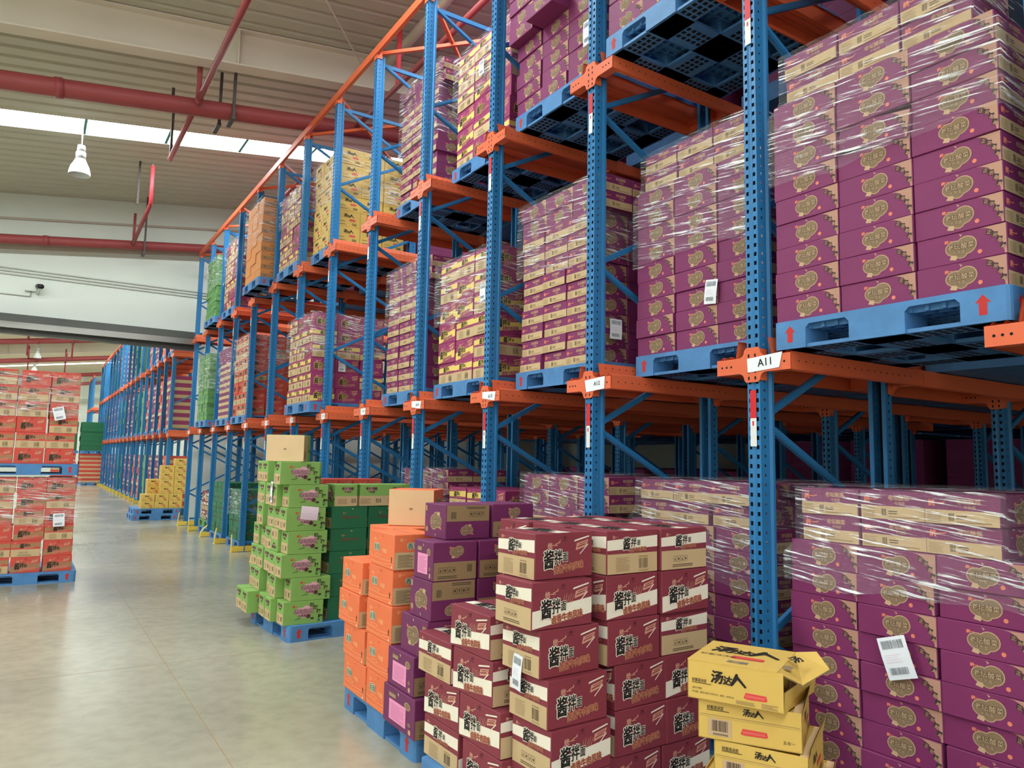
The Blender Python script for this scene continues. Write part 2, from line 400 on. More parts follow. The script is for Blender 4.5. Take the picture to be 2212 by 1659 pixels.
# conduits and the wall camera
for i, (z, l) in enumerate(((5.82, 'uppermost of three thin conduits on the back wall'), (5.75, 'middle one of three thin conduits on the back wall'), (5.68, 'lowest of three thin conduits on the back wall'))):
    m = MB(); m.tube((XL, YW - 0.02, z), (XR, YW - 0.02, z), 0.016, 'conduit', 8); tag(obj('conduit', m.mesh('conduit', True)), l, 'conduit')
cam = empty('security_camera', (-3.4, YW, 5.42))
m = MB(); m.box((-0.17, -0.09, -0.08), (0.05, 0, 0.10), 'wall_paint'); obj('junction_box', m.mesh('junction_box'), cam)
m = MB(); m.tube((0.07, -0.12, 0.04), (0.14, -0.34, 0.0), 0.055, 'camera_black', 12); obj('housing', m.mesh('housing', True), cam)
m = MB(); m.tube((0.08, -0.02, -0.14), (0.10, -0.18, 0.0), 0.02, 'wall_paint', 8); obj('mount', m.mesh('mount', True), cam)
m = MB(); m.tube((-0.06, -0.02, -0.08), (-0.06, -0.02, -0.2), 0.012, 'conduit', 8); m.tube((-0.06, -0.02, -0.2), (-1.6, -0.02, -0.2), 0.012, 'conduit', 8); obj('cable_tube', m.mesh('cable_tube', True), cam)
tag(cam, 'small white security camera with black head on the back wall', 'camera')

# high bay lamps
def lamp(x, y, label):
    root = empty('high_bay_lamp', (x, y, 0)); zt = roof_z(x); z = 6.80 if y < 20 else zt - 1.0
    m = MB(); m.tube((0, 0, z + 0.58), (0, 0, zt), 0.01, 'steel', 6); obj('rod', m.mesh('rod'), root)
    m = MB(); m.tube((0, 0, z + 0.44), (0, 0, z + 0.56), 0.075, 'lamp_metal', 18, 0.065); m.tube((0, 0, z + 0.30), (0, 0, z + 0.43), 0.085, 'lamp_metal', 18); obj('ballast_housing', m.mesh('ballast_housing', True), root)
    m = MB(); prof = [(0.085, 0.30), (0.11, 0.24), (0.155, 0.15), (0.178, 0.06), (0.182, 0.0)]
    for (ra, za), (rb, zb) in zip(prof[:-1], prof[1:]): m.tube((0, 0, z + za), (0, 0, z + zb), ra, 'lamp_glass', 24, rb, cap=False)
    obj('shade', m.mesh('shade', True), root)
    m = MB(); m.tube((0, 0, z + 0.05), (0, 0, z + 0.22), 0.06, 'lamp_glass', 14, 0.04); obj('bulb', m.mesh('bulb', True), root)
    tag(root, label, 'lamp')
lamp(-2.82, 12.9, 'white high bay lamp hanging below the bright roof strip')
lamp(-3.0, 31.0, 'high bay lamp in the far hall, nearest the doorway')
lamp(-3.2, 44.0, 'middle high bay lamp in the far hall')
lamp(-3.3, 52.0, 'high bay lamp in the far hall, lowest in view')

# ------------------------------------------------------------------ racking
B = 1.40; Z2, Z3, ZT = 2.231, 4.491, 6.62
def post_mesh(full=True):
    m = MB(); H = ZT; c = 'blue_paint'
    if full:
        ys = [-0.041, -0.031, -0.015, -0.006, 0.006, 0.015, 0.031, 0.041]
        xs = [0, 0, 0, 0.006, 0.006, 0, 0, 0]
        n = int(H / 0.05)
        for r in range(n):
            z0 = r * 0.05; zs = [z0, z0 + 0.028, z0 + 0.05]
            for k in range(7):
                xa, xb = (0, 0)
                if k == 3: xa = xb = 0.006
                elif k == 2: xa, xb = 0, 0.006
                elif k == 4: xa, xb = 0.006, 0
                for j in range(2):
                    if j == 1 and k in (1, 5):
                        continue
                    m.poly([(xa, ys[k], zs[j]), (xa, ys[k], zs[j + 1]), (xb, ys[k + 1], zs[j + 1]), (xb, ys[k + 1], zs[j])], c)
        fx = [0, 0.03, 0.04, 0.07]
        for sy in (-0.041, 0.041):
            for r in range(n):
                z0 = r * 0.05; zs = [z0, z0 + 0.036, z0 + 0.05]
                for k in range(3):
                    for j in range(2):
                        if j == 1 and k == 1: continue
                        m.poly([(fx[k], sy, zs[j]), (fx[k + 1], sy, zs[j]), (fx[k + 1], sy, zs[j + 1]), (fx[k], sy, zs[j + 1])], c)
        H = n * 0.05
    else:
        m.strip([(0, -0.041), (0, 0.041)], 0, H, c, 'z')
        m.strip([(0, -0.041), (0.07, -0.041)], 0, H, c, 'z'); m.strip([(0, 0.041), (0.07, 0.041)], 0, H, c, 'z')
    for s in (-1, 1):
        m.strip([(0.07, s * 0.041), (0.078, s * 0.056), (0.095, s * 0.056), (0.095, s * 0.030)], 0, H, c, 'z')
    m.box((0.010, -0.034, 0.0), (0.012, 0.034, H), 'hole_shade')          # dark sheet added inside the channel as the shade behind the slots
    return m.mesh('post')
POST, POST_S = post_mesh(True), post_mesh(False)
FD = 1.25                                       # depth of one frame
NODES = [0.785 + 1.155 * i for i in range(6)]
def brace_mesh(p, q):
    m = MB(); m.bar(p, q, 0.038, 0.026, 'blue_paint'); m.bar((p[0], -0.0125, p[2]), (q[0], -0.0125, q[2]), 0.022, 0.008, 'blue_paint')
    return m.mesh('diagonal_brace')
BRACES = []
x0, x1 = 0.085, FD - 0.085
for i, z in enumerate(NODES):
    if i > 0: BRACES.append(brace_mesh((x0, 0, z - 0.02), (x1, 0, z - 0.5775)))
    if i < len(NODES) - 1: BRACES.append(brace_mesh((x0, 0, z + 0.02), (x1, 0, z + 0.5775)))
BRACES.append(brace_mesh((x0, 0, NODES[0] - 0.02), (x1, 0, 0.22)))
def hbrace(z):
    m = MB(); m.bar((x0, 0, z), (x1, 0, z), 0.045, 0.028, 'blue_paint'); return m.mesh('horizontal_brace')
HTOP, HBOT = hbrace(NODES[-1] - 0.04), hbrace(0.16)
bp_ = MB(); bp_.box((-0.03, -0.08, 0), (0.11, 0.08, 0.008), 'blue_paint'); BASEP = bp_.mesh('base_plate')

def disc(m, c, r, nrm, mt, n=8):
    c = Vector(c); a = Vector(nrm).orthogonal().normalized(); b = Vector(nrm).cross(a)
    m.poly([c + (a * math.cos(2 * PI * k / n) + b * math.sin(2 * PI * k / n)) * r for k in range(n)], mt)
def bracket_mesh():
    m = MB(); pts = []
    A, hw, hh, vh, R = 0.24, 0.052, 0.043, 0.094, 0.036
    def arc(cx, cy, a0, a1, n=5):
        return [(cx + R * math.cos(a0 + (a1 - a0) * k / n), cy + R * math.sin(a0 + (a1 - a0) * k / n)) for k in range(n + 1)]
    pts += [(A, -hh), (A, hh)]
    pts += arc(hw + R, hh + R, -PI / 2, -PI, 5)
    pts += [(hw - 0.012, vh), (-hw + 0.012, vh)]
    pts += arc(-hw - R, hh + R, 0, -PI / 2, 5)
    pts += [(-A, hh), (-A, -hh)]
    pts += arc(-hw - R, -hh - R, PI / 2, 0, 5)
    pts += [(-hw + 0.012, -vh), (hw - 0.012, -vh)]
    pts += arc(hw + R, -hh - R, PI, PI / 2, 5)
    xa, xb = -0.012, -0.006
    n = len(pts)
    # plate front/back as fans of quads: arms, centre column
    def face(x):
        m.poly([(x, y, z) for y, z in pts], 'orange_paint')
    face(xa); face(xb)
    m.raw([(xa, y, z) for y, z in pts] + [(xb, y, z) for y, z in pts], [(k, (k + 1) % n, n + (k + 1) % n, n + k) for k in range(n)], 'orange_paint')
    for s in (-1, 1):                           # bent lips of the arms and cheeks round the post
        m.box((xb, min(s * 0.09, s * A), hh - 0.004), (0.055, max(s * 0.09, s * A), hh), 'orange_paint')
        m.box((xb, min(s * 0.09, s * A), -hh), (0.055, max(s * 0.09, s * A), -hh + 0.004), 'orange_paint')
        m.box((xb, s * 0.046 - 0.003, -vh + 0.01), (0.05, s * 0.046 + 0.003, vh - 0.01), 'orange_paint')
        for k in range(3): disc(m, (xa - 0.0006, s * (0.14 + 0.032 * k), 0.0), 0.0065, (-1, 0, 0), 'hole_shade')
        for z in (-0.072, -0.036, 0.012, 0.05): m.box((xa - 0.0008, s * 0.021 - 0.005, z - 0.009), (xa - 0.0004, s * 0.021 + 0.005, z + 0.009), 'hole_shade')
    return m.mesh('arm_bracket')
BRACKET = bracket_mesh()
RAIL_X1 = 6.75
def rail_mesh(s, x1):
    m = MB(); t = 'orange_paint'
    prof = [(s * 0.088, 0.135), (s * 0.10, 0.14), (s * 0.118, 0.05), (s * 0.15, 0.05), (s * 0.16, 0.06), (s * 0.172, 0.05), (s * 0.20, 0.05), (s * 0.21, 0.06), (s * 0.222, 0.05),
            (s * 0.238, 0.05), (s * 0.238, -0.042), (s * 0.222, -0.046)]
    m.strip(prof, 0.0, x1, t, 'x')
    inner = [(y - s * 0.003, z - 0.003) for y, z in prof]
    m.strip(inner, 0.0, x1, t, 'x')
    for k in range(18):
        disc(m, (0.06 + 0.062 * k, s * 0.2387, 0.004), 0.005, (0, s, 0), 'hole_shade', 6)
        disc(m, (0.06 + 0.062 * k, s * 0.1062 , 0.11), 0.005, (0, s, 0.2), 'hole_shade', 6)
    return m.mesh('pallet_rail')
RAILS = [rail_mesh(1, RAIL_X1), rail_mesh(-1, RAIL_X1)]
RAILS_S = [rail_mesh(1, 1.3), rail_mesh(-1, 1.3)]

TXT = {}
def glyphs(s, offset=0.0, shear=0.0, res=2):
    key = (s, offset, shear, res)
    if key not in TXT:
        c = bpy.data.curves.new('t', 'FONT'); c.body = s; c.offset = offset; c.shear = shear; c.resolution_u = res; c.fill_mode = 'FRONT'
        o = bpy.data.objects.new('t', c); COL.objects.link(o)
        me = o.evaluated_get(bpy.context.evaluated_depsgraph_get()).to_mesh()
        TXT[key] = ([(v.co.x, v.co.y) for v in me.vertices], [tuple(p.vertices) for p in me.polygons])
        bpy.data.objects.remove(o); bpy.data.curves.remove(c)
    return TXT[key]

class F:
    """a flat face to print on: u to the right, v up, in metres"""
    def __init__(s, mb, org, U, V, N, w, h, flip=False):
        s.mb, s.o, s.U, s.V, s.N, s.w, s.h, s.flip = mb, Vector(org), Vector(U), Vector(V), Vector(N), w, h, flip
    def p(s, u, v, l=1):
        if s.flip: u, v = s.w - u, s.h - v
        return s.o + s.U * u + s.V * v + s.N * (0.0007 * l)
    def rect(s, u0, v0, u1, v1, m, l=1):
        s.mb.poly([s.p(u0, v0, l), s.p(u1, v0, l), s.p(u1, v1, l), s.p(u0, v1, l)], m)
    def R(s, u0, v0, u1, v1, m, l=1): s.rect(u0 * s.w, v0 * s.h, u1 * s.w, v1 * s.h, m, l)
    def P(s, pts, m, l=1): s.mb.poly([s.p(u * s.w, v * s.h, l) for u, v in pts], m)
    def ell(s, cu, cv, ru, rv, m, l=1, n=18):
        s.mb.poly([s.p(cu + ru * math.cos(2 * PI * k / n), cv + rv * math.sin(2 * PI * k / n), l) for k in range(n)], m)
    def text(s, t, u, v, size, m, l=2, off=0.0, rot=0.0, sx=1.0, shear=0.0):
        """heavier weights and outlines are built from shifted copies of the strokes"""
        k = 1 if off < .008 else (4 if off < .032 else 8)
        vs, fs = glyphs(t, 0.0, shear, 2 if k < 8 else 1); c, d = math.cos(rot), math.sin(rot)
        for i in range(k):
            a = 2 * PI * (i + .5) / k; ou, ov = (off * math.cos(a), off * math.sin(a)) if k > 1 else (0, 0)
            s.mb.raw([s.p(u + ((x * sx + ou) * c - (y + ov) * d) * size, v + ((x * sx + ou) * d + (y + ov) * c) * size, l + .02 * i) for x, y in vs], fs, m)
    def lines(s, u0, v0, u1, v1, n, m, l=2, fill=0.42):
        dv = (v1 - v0) / n; q = random.Random(int(u0 * 1e4) + n)
        for k in range(n):
            e = u1 - (u1 - u0) * (q.random() * 0.35 if k % 3 == 2 else q.random() * 0.06)
            s.rect(u0, v0 + dv * k, e, v0 + dv * (k + fill), m, l)
    def barcode(s, u0, v0, u1, v1, m, l=2, n=12):
        q = random.Random(n); d = (u1 - u0) / n
        for k in range(n): s.rect(u0 + d * k, v0, u0 + d * (k + 0.3 + 0.4 * q.random()), v1, m, l)
    def icons(s, u, v, size, n, m, l=2):
        for k in range(n):
            a = u + k * size * 1.15; t = size * 0.06
            s.rect(a, v, a + size, v + t, m, l); s.rect(a, v + size * 1.15, a + size, v + size * 1.15 + t, m, l)
            s.rect(a, v, a + t, v + size * 1.15, m, l); s.rect(a + size - t, v, a + size, v + size * 1.15, m, l)
            if k % 2 == 0:
                s.mb.poly([s.p(a + size * .3, v + size * .25, l), s.p(a + size * .7, v + size * .25, l), s.p(a + size * .5, v + size * .9, l)], m)
            else:
                s.ell(a + size * .5, v + size * .55, size * .25, size * .28, m, l, 8)

# ---- tag papers on the rack
def tag_paper(txt, k):
    m = MB(); f = F(m, (-0.0135, 0.03, -0.045), (0, -1, 0), (0, 0, 1), (-1, 0, 0), 0.21, 0.09)
    q = random.Random(k)
    t = [(0, 0.02 + 0.01 * q.random()), (0.20, 0.0), (0.215, 0.075), (0.0, 0.085)]
    if k == 0: t = [(0.005, 0.0), (0.205, 0.012), (0.225, 0.092), (0.0, 0.075)]
    if k == 1: t = [(0.015, -0.012), (0.21, 0.0), (0.215, 0.085), (0.0, 0.07)]
    if k > 3: t = [(0.02, 0.0), (0.16, 0.0), (0.165, 0.08), (0.015, 0.075)]
    for l in (1, 2): m.poly([f.p(u, v, l * 1.5) for u, v in t], 'paper')
    if txt: f.text(txt, 0.072 if k == 0 else 0.10, 0.026, 0.058 if k == 0 else 0.04, 'ink', 5, off=0.012, rot=0.06)
    else: f.rect(0.09, 0.03, 0.10, 0.055, 'print_grey', 5); f.rect(0.115, 0.035, 0.125, 0.055, 'print_grey', 5)
    return m.mesh('location_tag')
def sticker_mesh():
    m = MB(); m.box((-0.0045, -0.018, 0.0), (-0.0035, 0.022, 0.15), 'sticker_white'); m.box((-0.0045, -0.018, 0.15), (-0.0035, 0.022, 0.30), 'sticker_red')
    m.box((-0.0052, -0.002, 0.11), (-0.0046, 0.008, 0.135), 'sticker_red'); return m.mesh('warning_sticker')
STICK = sticker_mesh()
cap_ = MB(); cap_.box((-0.008, -0.046, -0.02), (-0.002, 0.046, 0.14), 'orange_paint'); cap_.box((-0.008, -0.05, -0.02), (0.06, -0.046, 0.12), 'orange_paint'); cap_.box((-0.008, 0.046, -0.02), (0.06, 0.05, 0.12), 'orange_paint'); CAP = cap_.mesh('top_cleat')
def tie_mesh(L):
    m = MB(); m.box((0.0, 0.0, 0.0), (0.045, L, 0.004), 'orange_paint'); m.box((0.0, 0.0, -0.09), (0.004, L, 0.004), 'orange_paint'); m.box((0.0, 0.0, -0.094), (0.045, L, -0.09), 'orange_paint'); return m.mesh('top_tie_beam')
TIE = tie_mesh(B)
db_ = MB(); db_.bar((0.05, 0.02, 0), (2.6, B * 2 - 0.02, 0), 0.04, 0.04, 'orange_paint', side=(0, 0, 1)); PLAN_A = db_.mesh('plan_brace')
db_ = MB(); db_.bar((0.05, B * 2 - 0.02, 0), (2.6, 0.02, 0), 0.04, 0.04, 'orange_paint', side=(0, 0, 1)); PLAN_B = db_.mesh('plan_brace')

def rack_row(k, y, label, group, frames, full=True, tagtxt=None, last=False):
    root = empty('rack_upright_row', (0, y, 0)); tag(root, label, 'rack', group)
    for d in range(frames):
        xo = d * 2.7
        pm = POST if full else POST_S
        fp = obj('post', pm, root, (xo, 0, 0)); obj('post', pm, root, (xo + FD, 0, 0), (0, 0, PI))
        if d == 0: post0 = fp
        obj('base_plate', BASEP, root, (xo, 0, 0)); obj('base_plate', BASEP, root, (xo + FD - 0.08, 0, 0))
        for bm_ in (BRACES if full else BRACES[:7:2]): obj('diagonal_brace', bm_, root, (xo, 0, 0))
        obj('horizontal_brace', HTOP, root, (xo, 0, 0)); obj('horizontal_brace', HBOT, root, (xo, 0, 0))
        for z in (Z2, Z3):
            ab = obj('arm_bracket', BRACKET, root, (xo, 0, z))
            if d == 0 and z == Z2: arm0 = ab
            if full: obj('arm_bracket', BRACKET, root, (xo + FD, 0, z), (0, 0, PI))
    for z in (Z2, Z3):
        for r in (RAILS if full else RAILS_S): obj('pallet_rail', r, root, (0, 0, z))
    if full:
        for z in (Z2, Z3): obj('warning_sticker', STICK, post0, (0, 0, z - 0.437))
    if tagtxt is not None or (full and k >= 0):
        o = obj('location_tag', tag_paper(tagtxt, k), arm0, (0, 0, 0.004)); o['label'] = 'white paper location tag'
    obj('top_cleat', CAP, root, (0, 0, ZT - 0.03))
    if not last: obj('top_tie_beam', TIE, root, (-0.02, 0, ZT + 0.10))
    return root
TAGS = {0: 'A11', 1: 'A12', 2: 'A13', 3: 'A14'}
for k in range(-1, 13):
    if k == -1: lab = 'blue rack upright row right of the A11 row, mostly out of view'
    elif k == 0: lab = 'blue rack upright row with orange arms and the A11 tag'
    else: lab = 'blue rack upright row with orange arms, %s behind the A11 row' % ORD[k - 1]
    r = rack_row(k, k * B, lab, 'upright rows of the near rack', 3, True, TAGS.get(k), k == 12)
    if k % 2 == 1 and k < 11: obj('plan_brace', PLAN_A, r, (0, 0, ZT + 0.06))
    if k % 2 == 0 and 0 <= k < 11: obj('plan_brace', PLAN_B, r, (0, 0, ZT + 0.03))
H2Y = [20.1 + 1.45 * i for i in range(19)]
for i, y in enumerate(H2Y):
    rack_row(100 + i, y, 'blue rack upright row in the far hall, %s from the doorway' % ORD[i], 'upright rows of the far rack', 1, False, None, i == 18)
for i in range(4):
    rack_row(200 + i, 52.5 + 1.45 * i, 'blue rack upright row at the end of the far hall, %s from its gap' % ORD[i], 'upright rows of the end rack', 1, False, None, i == 3)

# yellow floor guards at the rack feet
def guard(x, y, label, bent=0.0, grp='yellow guards at the rack feet'):
    root = empty('post_guard', (x, y, 0))
    m = MB(); n = 5
    for k in range(n):
        za, zb = 0.30 * k / n, 0.30 * (k + 1) / n
        da, db = bent * max(0, za - 0.08) ** 1.5 * 2.2, bent * max(0, zb - 0.08) ** 1.5 * 2.2
        m.raw([(-0.004 + da, -0.034, za), (0.004 + da, -0.034, za), (0.004 + da, 0.034, za), (-0.004 + da, 0.034, za), (-0.004 + db, -0.034, zb), (0.004 + db, -0.034, zb), (0.004 + db, 0.034, zb), (-0.004 + db, 0.034, zb)],
              [(0, 3, 2, 1), (4, 5, 6, 7), (0, 1, 5, 4), (1, 2, 6, 5), (2, 3, 7, 6), (3, 0, 4, 7)], 'guard_yellow')
    m.box((-0.02, -0.05, 0), (0.03, 0.05, 0.006), 'guard_yellow')
    obj('upright', m.mesh('upright'), root)
    m = MB(); m.box((0.0, -0.055, 0), (0.42, -0.05, 0.10), 'guard_yellow'); m.box((0.0, -0.055, 0), (0.42, 0.055, 0.006), 'guard_yellow'); m.box((0.0, 0.05, 0), (0.42, 0.055, 0.10), 'guard_yellow')
    for a in (0.17, 0.2, 0.23): disc(m, (a, -0.0556, 0.05), 0.006, (0, -1, 0), 'hole_shade', 6)
    obj('side_rail', m.mesh('side_rail'), root)
    tag(root, label, 'guard', grp)
for k in range(0, 13):
    guard(-0.125, k * B, 'yellow steel guard at the foot of the %s' % ('A11 row' if k == 0 else '%s row behind A11' % ORD[k - 1]), 1.0 if k in (7, 10) else (0.0 if k % 3 else 0.12))
for i, y in enumerate(H2Y): guard(-0.125, y, 'yellow guard at the %s upright row of the far hall' % ORD[i], 0.8 if i % 5 == 3 else 0.1, 'yellow guards in the far hall')

# ------------------------------------------------------------------ pallets
PW, PH = 1.12, 0.145
def pallet_mesh(mt):
    m = MB(); w = PW / 2
    def rbox(x0, y0, x1, y1, z0, z1, corners=()):
        R = 0.03; pts = []
        for cx, cy, sx, sy in ((x0, y0, -1, -1), (x1, y0, 1, -1), (x1, y1, 1, 1), (x0, y1, -1, 1)):
            if (sx, sy) in corners:
                a0 = {(-1, -1): PI, (1, -1): 1.5 * PI, (1, 1): 0, (-1, 1): 0.5 * PI}[(sx, sy)]
                ox, oy = cx - sx * R, cy - sy * R
                pts += [(ox + R * math.cos(a0 + k * PI / 6), oy + R * math.sin(a0 + k * PI / 6)) for k in range(4)]
            else: pts.append((cx, cy))
        m.prism(pts, z0, z1, mt, 'z')
    ALL = ((-1, -1), (1, -1), (1, 1), (-1, 1))
    rbox(-w, -w, w, w, 0.118, PH, ALL)
    e, c = 0.19, 0.135
    spans = ((-w, -w + e), (-c, c), (w - e, w))
    for i, (xa, xb) in enumerate(spans):
        for j, (ya, yb) in enumerate(spans):
            cr = tuple(s for s in ALL if (i, j) == (1 + s[0], 1 + s[1]))
            rbox(xa, ya, xb, yb, 0.0, 0.118, cr)
    for a, b in spans:                           # bottom boards and their lattice
        m.box((-w + 0.02, a + 0.01, 0.0), (w - 0.02, b - 0.01, 0.018), mt); m.box((a + 0.01, -w + 0.02, 0.001), (b - 0.01, w - 0.02, 0.019), mt)
    for g in (-w + e / 2, 0.0, w - e / 2):       # dark squares painted as shaded pockets under the bottom boards
        for t0 in (-(w - e + c) / 2, (w - e + c) / 2):
            for i in range(5):
                for j in range(3):
                    u, v = t0 + (i - 2) * 0.046, g + (j - 1) * 0.046
                    for a, b in ((u, v), (v, u)): m.poly([(a - .015, b - .015, -.0006), (a - .015, b + .015, -.0006), (a + .015, b + .015, -.0006), (a + .015, b - .015, -.0006)], 'hole_shade')
    n = 15
    for k in range(n):
        t = -w + 0.05 + (PW - 0.1) * k / (n - 1)
        m.box((-w + 0.03, t - 0.008, 0.095), (w - 0.03, t + 0.008, 0.118), mt); m.box((t - 0.008, -w + 0.03, 0.094), (t + 0.008, w - 0.03, 0.1179), mt)
    for s in (-1, 1):                            # moulded lip over the openings and seam lines
        for a, b in ((-w + e, -c), (c, w - e)):
            for rot in (0, 1):
                for p, q in (((a, 0), (a + 0.02, 0)), ((b, 0), (b - 0.02, 0))):
                    pts = [(p[0], 0.118), (q[0], 0.118), (p[0], 0.098)]
                    if rot == 0: m.prism(pts, s * w - 0.05 * s, s * w, mt, 'y')
                    else: m.prism(pts, s * w - 0.05 * s, s * w, mt, 'x')
    return m.fix('pallet')
PALLET, PALLET_G = pallet_mesh('pallet_blue'), pallet_mesh('pallet_green')
def arrow_mesh():
    m = MB(); x = -PW / 2 - 0.0008
    m.poly([(x, y, z) for y, z in ((-0.016, 0.032), (0.016, 0.032), (0.016, 0.085), (0.032, 0.082), (0.0, 0.118), (-0.032, 0.082), (-0.016, 0.085))], 'arrow_red'); return m.mesh('arrow_mark')
ARROW = arrow_mesh()
def pallet(x, y, z, label, group, yaw=0.0, arrows=(1, 1), green=False):
    """x,y = centre"""
    o = obj('plastic_pallet', PALLET_G if green else PALLET, None, (x, y, z), (0, 0, yaw)); tag(o, label, 'pallet', group)
    for s in (-1, 1):
        if arrows[0]: obj('arrow_mark', ARROW, o, (0, s * 0.46, 0))
        if arrows[1]: obj('arrow_mark', ARROW, o, (s * 0.46, 0, 0), (0, 0, PI / 2))
    return o

# ------------------------------------------------------------------ carton prints
def blob(f, cu, cv, s, m1, m2, out):
    f.ell(cu - .30 * s, cv + .02 * s, .50 * s + out, .42 * s + out, m1, 1); f.ell(cu + .34 * s, cv + .10 * s, .54 * s + out, .50 * s + out, m1, 1.2)
    f.ell(cu + .05 * s, cv - .34 * s, .30 * s + out, .26 * s + out, m1, 1.1)
    if m2:
        f.ell(cu - .30 * s, cv + .02 * s, .50 * s, .42 * s, m2, 2); f.ell(cu + .34 * s, cv + .10 * s, .54 * s, .50 * s, m2, 2.2); f.ell(cu + .05 * s, cv - .34 * s, .30 * s, .26 * s, m2, 2.1)
def emblem(f, cu, cv, s):
    blob(f, cu, cv, s, 'emblem_tan', 'emblem_olive', .05 * s)
    f.mb.poly([f.p(cu - .62 * s, cv - .62 * s, 1.5), f.p(cu - .25 * s, cv - .70 * s, 1.5), f.p(cu - .1 * s, cv - .38 * s, 1.5), f.p(cu - .5 * s, cv - .36 * s, 1.5)], 'emblem_tan')
    f.text('老坛酸菜', cu - .72 * s, cv - .06 * s, .38 * s, 'emblem_dark', 3, off=.075)
    f.text('老坛酸菜', cu - .72 * s, cv - .06 * s, .38 * s, 'emblem_tan', 4, off=.012)
    f.text('牛肉面', cu - .42 * s, cv - .36 * s, .24 * s, 'emblem_dark', 3, off=.075); f.text('牛肉面', cu - .42 * s, cv - .36 * s, .24 * s, 'emblem_tan', 4, off=.01)
    f.text('统一', cu - .86 * s, cv + .40 * s, .22 * s, 'brand_orange', 3, off=.05)
def corner_arc(f, m, txt, dark):
    w, h = f.w, f.h; n = 8
    pts = [(w, 0.0), (w, h), (w - .80 * h, h)]
    arc = [(w - .80 * h + .80 * h * math.sin(k * PI / 2 / n) ** 1.0 * 0.92, h * math.cos(k * PI / 2 / n)) for k in range(n + 1)]
    f.mb.poly([f.p(u, v, 1) for u, v in [(w, 0), (w, h)] + arc[::1]], m)
    for i, ch in enumerate(txt):
        t = (0.20 + 0.19 * i) * PI / 2
        u = w - .80 * h + .655 * h * math.sin(t) + .02 * h; v = .90 * h * math.cos(t) - .06 * h
        q = .12 * h
        f.mb.poly([f.p(u - q * .3, v - q * .5, 2), f.p(u + q * 1.1, v - q * .75, 2), f.p(u + q * 1.35, v + q * .7, 2), f.p(u - q * .05, v + q * .95, 2)], dark)
        f.text(ch, u - .01 * h, v - .04 * h, .15 * h, m, 3, off=.02, rot=-t * .55)
def d_P_A(f):
    emblem(f, f.w * .50, f.h * .48, f.h * .58); corner_arc(f, 'tan_corner', '正宗酸爽', 'emblem_dark')
    f.ell(f.w * .715, f.h * .22, f.h * .075, f.h * .075, 'brand_orange', 1, 8)
    f.mb.poly([f.p(f.w * .49, f.h * .97, 1), f.p(f.w * .53, f.h * .92, 1), f.p(f.w * .51, f.h * .86, 1)], 'tan_corner')
def d_P_B(f):
    f.R(.004, .0, .996, .48, 'kraft', 1)
    f.text('统一', .05 * f.w, .62 * f.h, .24 * f.h, 'brand_orange', 2, off=.04); f.mb.poly([f.p(.20 * f.w, .7 * f.h, 2), f.p(.28 * f.w, .72 * f.h, 2), f.p(.29 * f.w, .82 * f.h, 2), f.p(.27 * f.w, .75 * f.h, 2), f.p(.20 * f.w, .73 * f.h, 2)], 'brand_orange')
    f.text('老坛酸菜', .44 * f.w, .72 * f.h, .20 * f.h, 'tan_corner', 2, off=.045); f.text('牛肉面', .54 * f.w, .55 * f.h, .13 * f.h, 'tan_corner', 2, off=.03)
    f.lines(.03 * f.w, .06 * f.h, .24 * f.w, .42 * f.h, 7, 'kraft_print', 2, .3); f.barcode(.33 * f.w, .12 * f.h, .41 * f.w, .38 * f.h, 'kraft_dark', 2, 8)
    f.lines(.44 * f.w, .20 * f.h, .58 * f.w, .36 * f.h, 2, 'kraft_dark', 2, .4); f.lines(.44 * f.w, .08 * f.h, .92 * f.w, .15 * f.h, 1, 'kraft_print', 2, .5)
def noodle_front(pal, band):
    def d(f):
        w, h = f.w, f.h
        if band: f.P([(0, 0.02), (1, .24), (1, .60), (0, .40)], pal['band'], 1)
        f.text('统一', .20 * w, .68 * h, .15 * h, pal['brand'], 3, off=.03); f.mb.poly([f.p(.33 * w, .75 * h, 3), f.p(.42 * w, .80 * h, 3), f.p(.42 * w, .87 * h, 3), f.p(.40 * w, .81 * h, 3), f.p(.33 * w, .77 * h, 3)], pal['brand'])
        for t, u, v, z in (('酱', .13, .25, .45), ('拌', .315, .335, .35), ('面', .462, .375, .23)):
            f.text(t, u * w, v * h, z * h, pal['out'], 4, off=.075, rot=.06, shear=.08, sx=.70); f.text(t, u * w, v * h, z * h, 'ink', 5, off=.026, rot=.06, shear=.08, sx=.70)
        f.text('卤香牛肉风味', .31 * w, .10 * h, .19 * h, pal['out2'], 4, off=.07, rot=.12, sx=.80); f.text('卤香牛肉风味', .31 * w, .10 * h, .19 * h, pal['sub'], 5, off=.012, rot=.12, sx=.80)
        f.P([(.67, .80), (.95, .90), (.94, .93), (.68, .84)], pal['out'], 3); f.P([(.70, .60), (.90, .68), (.93, .84), (.72, .76)], pal['brand'], 2)
        f.P([(.72, .66), (.87, .72), (.88, .75), (.73, .69)], pal['base'], 4); f.P([(.75, .725), (.90, .785), (.905, .805), (.755, .745)], pal['base'], 4); f.P([(.78, .50), (.93, .72), (.92, .735), (.775, .52)], pal['out'], 3)
        f.P([(.47, .90), (.50, .955), (.505, .92), (.54, .95), (.53, .88), (.50, .865)], pal['mark'], 2); f.R(.46, .835, .55, .85, pal['mark'], 2)
        if band:
            for k in range(5): f.P([(.50 + .035 * k, .52), (.51 + .035 * k, .52), (.535 + .04 * k, .70 + .03 * (k % 2)), (.53 + .04 * k, .70 + .03 * (k % 2))], pal['brand'], 2.5)
    return d
